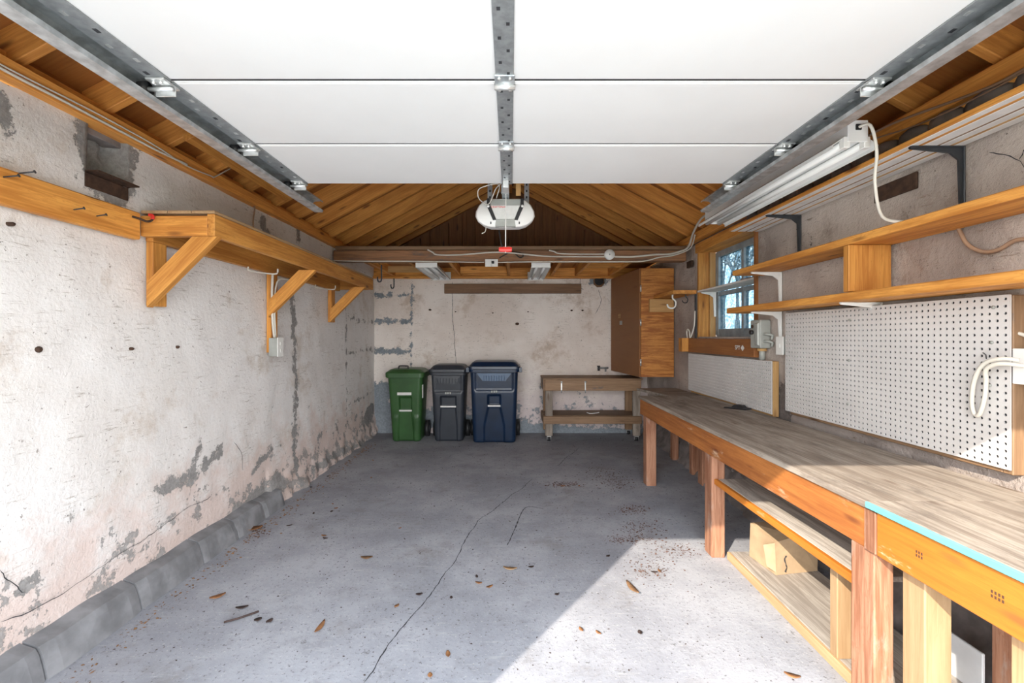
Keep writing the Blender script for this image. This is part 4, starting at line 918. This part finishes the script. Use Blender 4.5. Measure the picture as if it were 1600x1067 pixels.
# ---- wheeled bins
def rrect(cx, cy, w, d, r, z, k=5, edge=14, front=None):
    """rounded rectangle, extra points along the front edge (y-)"""
    P = []
    for ci, (sx, sy, a0) in enumerate(((1, 1, 0), (-1, 1, 90), (-1, -1, 180), (1, -1, 270))):
        for j in range(k + 1):
            a = math.radians(a0 + 90 * j / k); P.append([cx + sx * (w / 2 - r) + r * math.cos(a), cy + sy * (d / 2 - r) + r * math.sin(a)])
        if ci == 2:
            xa, xb_ = cx - (w / 2 - r), cx + (w / 2 - r)
            for j in range(1, edge): P.append([xa + (xb_ - xa) * j / edge, cy - d / 2])
    if front:
        for q in P:
            if q[1] < cy - d * 0.3: q[1] += front(q[0] - cx, z)
    return [Vector((q[0], q[1], z)) for q in P]
def bin_(label, cx, yf, wb_, wt, db, dt, H, mat, kind):
    t = thing('wheeled_bin', label, 'bin', (cx, yf + dt / 2, 0), 'wheeled bins'); hb = H * 0.90
    def ss(a, b_, x): q = max(0, min(1, (x - a) / (b_ - a))); return q * q * (3 - 2 * q)
    pw = 0.105 if kind != 'blue' else 0.085; pz0, pz1 = hb * .50, hb * .66
    if kind == 'green': pz0, pz1, pw = hb * .46, hb * .68, .085
    def front(x, z):
        ax = abs(x); d = 0.0
        d += 0.055 * ss(pz0, pz0 + .015, z) * (1 - ss(pz1 - .015, pz1, z)) * (1 - ss(pw - .012, pw + .004, ax))     # grip pocket
        lw = pw + (0.06 if kind == 'blue' else .02) * ss(pz0, pz0 - .25, z) if z < pz0 else 0
        if z < pz0: lw = pw * .95 + (0.055 if kind == 'blue' else .02) * (1 - max(0, min(1, (z - pz0 + .26) / .26))); d += 0.018 * (1 - ss(lw - .01, lw + .006, ax))
        d += -0.012 * (1 - ss(hb * .36, hb * .42, z)) if kind == 'green' and ax > .11 else 0
        if kind != 'green' and z > hb * .70: d += 0.016 * ss(hb * .70, hb * .74, z) * (1 - ss(wt * .36, wt * .44, ax))
        return d
    rings = []; n = 64
    for i in range(n + 1):
        f = i / n; z = hb * f; e = 0.008 if i == 0 else 0
        w, d = wb_ + (wt - wb_) * f, db + (dt - db) * f
        rings.append(rrect(cx, yf + dt - d / 2 - (0.0), w - 2 * e, d - 2 * e, 0.055, z + 0.004, 5, 40, front))
    body = loft('body', rings, mat, t, True)
    body.data.polygons.foreach_set('use_smooth', [p_.area < 0.05 for p_ in body.data.polygons])
    yc = yf + dt / 2
    loft('rim', [rrect(cx, yc, wt + a, dt + a, .06, z, 5, 4) for a, z in ((.0, hb - .035), (.035, hb - .03), (.04, hb + .004), (.01, hb + .006))], mat, t)
    if kind == 'green':
        lid = loft('lid', [rrect(cx, yc, wt + a, dt + a, .06, z, 5, 4) for a, z in ((.05, hb - .02), (.055, hb + .03), (.045, hb + .042), (-.06, H - .02), (-.12, H - .012))], mat, t)
        hx, hy, hz_ = cx - .03, yf + .07, H - .035
        tube('lid_handle', [(hx - .065, hy, hz_), (hx - .062, hy, hz_ + .045), (hx - .05, hy, hz_ + .06), (hx + .05, hy, hz_ + .06), (hx + .062, hy, hz_ + .045), (hx + .065, hy, hz_)], 0.010, 'black', lid, 3)
    else:
        lid = loft('lid', [rrect(cx, yc, wt + a, dt + a, .06, z, 5, 4) for a, z in ((.045, hb + .006), (.06, hb + .012), (.06, hb + .045), (.03, hb + .05), (-.05, H - .012), (-.10, H))], mat, t)
        if kind == 'blue':
            for s in (-1, 1): box('lid_ear', cx + s * (wt / 2 + .03) - .02, cx + s * (wt / 2 + .03) + .02, yf - .025, yf + .03, hb - .03, hb + .035, mat, lid)
    # front ribs
    if kind != 'green':
        nr = 9 if kind == 'blue' else 8; span = wt * (.42 if kind == 'blue' else .62); zt = hb - .045
        y_ = yf + .006
        pn = loft('rib_panel', [[Vector((cx + x, y_ + q, z)) for x, z in ((-wt * .36, zt), (wt * .36, zt), (wt * .24, zt - .10), (-wt * .24, zt - .10))] for q in (0, .025)], 'blue_rib' if kind == 'blue' else mat, t)
        for k_ in range(nr):
            x = cx - span / 2 + span * k_ / (nr - 1); box('rib', x - .006, x + .006, y_ - .012, y_ + .004, zt - .095, zt - .03, 'blue_rib' if kind == 'blue' else mat, pn)
    zbar = pz0 + .012; dfy = (dt - (db + (dt - db) * zbar / hb))
    box('grip_bar', cx - pw, cx + pw, yf + dfy - .002, yf + dfy + .012, zbar - .012, zbar + .010, 'sticker', t)
    zl = pz1 + .045; dfl = (dt - (db + (dt - db) * zl / hb))
    if kind == 'green': box('label_plate', cx - .105, cx + .085, yf + dfl - .003, yf + dfl + .004, zl - .02, zl + .018, 'sticker', t); box('side_label', cx + wt / 2 - .012, cx + wt / 2 - .002, yf + .05, yf + .11, hb * .66, hb * .86, 'sticker', t)
    else:
        for q in (-.03, 0, .03): box('number_mark', cx + q - .010, cx + q + .010, yf + dfl - .002, yf + dfl + .004, zl - .014, zl + .014, 'grey_metal', t)
    # rear handle, axle, wheels
    yb = yf + dt
    tube('rear_handle', [(cx - wt * .38, yb, hb - .03), (cx - wt * .38, yb + .03, hb - .01), (cx + wt * .38, yb + .03, hb - .01), (cx + wt * .38, yb, hb - .03)], .013, mat, t, 1)
    cyl('axle', (cx - wb_ / 2 - .05, yb - .02, .115), (cx + wb_ / 2 + .05, yb - .02, .115), .010, 'black', t)
    for s in (-1, 1):
        xw = cx + s * (wb_ / 2 + .038); w_ = cyl('wheel', (xw - .025, yb - .02, .115), (xw + .025, yb - .02, .115), .115, 'black', t, 28); cyl('hub', (xw + .024 * s, yb - .02, .115), (xw + .032 * s, yb - .02, .115), .05, 'black_metal', w_, 16)
    return t
bin_('green wheeled bin with a handle on its lid, next to the corner', -1.415, 5.97, .38, .47, .36, .46, 1.0, 'green_bin', 'green')
bin_('charcoal wheeled bin standing between the green and the navy one', -.842, 5.99, .385, .46, .38, .46, 1.04, 'black_bin', 'black')
bin_('large navy wheeled bin with a ribbed panel under its lid', -.22, 5.91, .57, .635, .50, .58, 1.09, 'blue_bin', 'blue')

# ---- leaves, bark and litter on the floor
def leaf(name, label, px, py, L, w, rot, mat, group=None, curl=.10, cat='leaf'):
    p = on_floor(px, py); V = []; n = 7; R = Matrix.Rotation(math.radians(rot), 3, 'Z')
    for i in range(n + 1):
        t_ = i / n; ww = w * (math.sin(math.pi * min(1, t_ * .92 + .04)) ** .8) * (1 + .25 * nz(i, px, 1)); z = L * curl * (2 * t_ - 1) ** 2
        for s in (-1, 0, 1): V.append(p + R @ Vector((L * (t_ - .5), s * ww / 2, .003 + z + abs(s) * w * .14)))
    m_ = len(V); V += [v + Vector((0, 0, .002)) for v in V]
    Fc = []
    for i in range(n):
        for s in range(2):
            a = 3 * i + s; Fc.append((a, a + 1, a + 4, a + 3)); Fc.append((m_ + a + 3, m_ + a + 4, m_ + a + 1, m_ + a))
    for i in range(n):
        for e in (0, 2): a = 3 * i + e; Fc.append((a, a + 3, m_ + a + 3, m_ + a))
    Fc += [(0, 1, m_ + 1, m_), (1, 2, m_ + 2, m_ + 1)]; q = 3 * n; Fc += [(q, q + 1, m_ + q + 1, m_ + q), (q + 1, q + 2, m_ + q + 2, m_ + q + 1)]
    return tag(mesh_obj(name, V, Fc, mat, None, True), label, cat, group)
leaf('dry_leaf', 'broad brown leaf on the floor near the grey curb', 340, 934, .075, .035, 40, 'leaf')
leaf('dry_leaf', 'orange curled leaf on the sunlit floor at the foot of the bench', 1238, 1058, .06, .026, 155, 'leaf')
leaf('bark_chip', 'curled strip of brown bark on the sunlit floor', 988, 921, .13, .035, 105, 'bark', None, .1, 'bark')
leaf('dry_leaf', 'upright brown leaf scrap on the shaded floor left of the long crack', 500, 982, .095, .025, 85, 'leaf')
leaf('dry_leaf', 'rust-coloured crumpled leaf clump close to the wall curb', 396, 828, .12, .07, 20, 'leaf')
leaf('dry_leaf', 'flat tan leaf alone on the floor in front of the green bin', 573, 873, .075, .035, 5, 'bark')
leaf('bark_chip', 'pale chip on the shaded floor between the crack and the sun patch', 797, 890, .085, .03, -8, 'pale', None, .1, 'chip')
tag(tube('twig', [on_floor(350, 972, .006), on_floor(372, 966, .01), on_floor(390, 960, .008), on_floor(404, 955, .006)], .005, 'leaf_dk'), 'thin dark twig on the floor close to the curb', 'twig')
for px, py, L, w, r_ in ((378, 951, .06, .025, 15), (403, 970, .035, .03, 30), (421, 972, .035, .025, 60)): leaf('dark_leaf', 'small dark leaf lying around the twig', px, py, L, w, r_, 'leaf_dk', 'dark leaves by the twig')
rl = random.Random(3)
for px, py in ((490, 803), (520, 788), (518, 800), (525, 795), (583, 720), (580, 747), (512, 745), (506, 838), (508, 842), (625, 826), (620, 948), (745, 902), (748, 912), (765, 918), (700, 1024), (672, 1057), (486, 762), (452, 822), (655, 930), (905, 760), (880, 760), (870, 930), (950, 870), (1022, 895), (1030, 893), (908, 985), (935, 990), (1000, 990), (705, 935), (830, 887)):
    dk = rl.random() < .55
    sunny = px > 1600 - py * .757 + 35 and py > 843
    lab = 'tiny leaf scrap in the sun patch on the floor' if sunny else ('tiny dark leaf scrap on the shaded floor' if dk else 'tiny brown leaf scrap on the shaded floor')
    leaf('leaf_scrap', lab, px, py, rl.uniform(.022, .042), rl.uniform(.012, .022), rl.uniform(0, 180), 'leaf_dk' if dk else 'leaf', 'leaf scraps on the floor')
def litter(name, label, n, spot, mat, rs, size=(.004, .014)):
    rr = random.Random(rs); V, Fc = [], []
    while n > 0:
        x, y = spot(rr)
        if not (-1.88 < x < 1.75 and .6 < y < 6.5): n -= 1; continue
        a = rr.uniform(0, 6.28); L = rr.uniform(*size) * (0.6 + .12 * y); w = L * rr.uniform(.25, .7); i = len(V); dx, dy = math.cos(a), math.sin(a)
        V += [(x + dx * L, y + dy * L, .001), (x - dy * w, y + dx * w, .0015), (x - dx * L, y - dy * L, .001), (x + dy * w, y - dx * w, .0015), (x, y, .001 + w * .7)]
        Fc += [(i, i + 1, i + 4), (i + 1, i + 2, i + 4), (i + 2, i + 3, i + 4), (i + 3, i, i + 4)]; n -= 1
    o = mesh_obj(name, V, Fc, mat); tag(o, label, 'debris', kind='stuff'); return o
litter('floor_debris', 'fine dark crumbs and grit strewn over the concrete floor', 1700, lambda r: (r.uniform(-1.88, 1.75), .9 + 5.4 * r.random() ** 1.3), 'leaf_dk', 11, (.003, .009))
def patch(r):
    c = r.choice(((940, 742, 40, 14), (965, 755, 30, 12), (880, 757, 28, 5), (985, 797, 28, 8), (1005, 825, 45, 14), (985, 843, 40, 7), (1020, 890, 40, 25), (395, 828, 25, 12), (1060, 860, 50, 12)))
    p_ = on_floor(c[0] + r.gauss(0, c[2] * .5), c[1] + r.gauss(0, c[3] * .5)); return p_.x, p_.y
litter('mulch_debris', 'reddish brown mulch crumbs in loose patches near the bench leg', 1500, patch, 'mulch', 12, (.003, .011))
def edge(r):
    y = r.uniform(1.2, 6); return -1.87 + abs(r.gauss(0, .06)), y
litter('leaf_debris', 'brown leaf crumbs gathered along the foot of the whitewashed wall', 500, edge, 'bark', 13, (.004, .014))

# ---- bare trees outside the window
def tree(x, y, h, seed, label):
    t = thing('bare_tree', label, 'tree', (x, y, 0), 'bare trees outside the window'); rr = random.Random(seed); V, Fc = [], []
    def limb(p, d, L, r, lev):
        q = p + d * L; u = d.orthogonal().normalized(); v = d.cross(u); i = len(V)
        for c_, rad in ((p, r), (q, r * .6)):
            for k_ in range(5): a = k_ * 2 * math.pi / 5; V.append(c_ + (u * math.cos(a) + v * math.sin(a)) * rad)
        for k_ in range(5): Fc.append((i + k_, i + (k_ + 1) % 5, i + 5 + (k_ + 1) % 5, i + 5 + k_))
        if lev > 0:
            for _ in range(4 if lev > 2 else 5):
                dd = (d + Vector((rr.uniform(-1, 1), rr.uniform(-1, 1), rr.uniform(-.35, .8))) * .8).normalized(); limb(p + d * L * rr.uniform(.35, 1), dd, L * rr.uniform(.5, .75), r * .5, lev - 1)
    limb(Vector((0, 0, h * .3)) + Vector((x, y, 0)), Vector((0, 0, 1)), h * .35, .07, 4)
    mesh_obj('branches', V, Fc, 'tree', t)
    tube('trunk', [(x, y, -.03), (x + .02, y, h * .15), (x, y, h * .32)], .10, 'tree', t)
for i, (x, y, h) in enumerate(((5.0, 9.6, 4.4), (6.3, 13.3, 5.2), (8.9, 17.6, 6.5), (13.0, 25.0, 8.0))):
    tree(x, y, h, 50 + i, 'bare pale tree seen through the window panes')
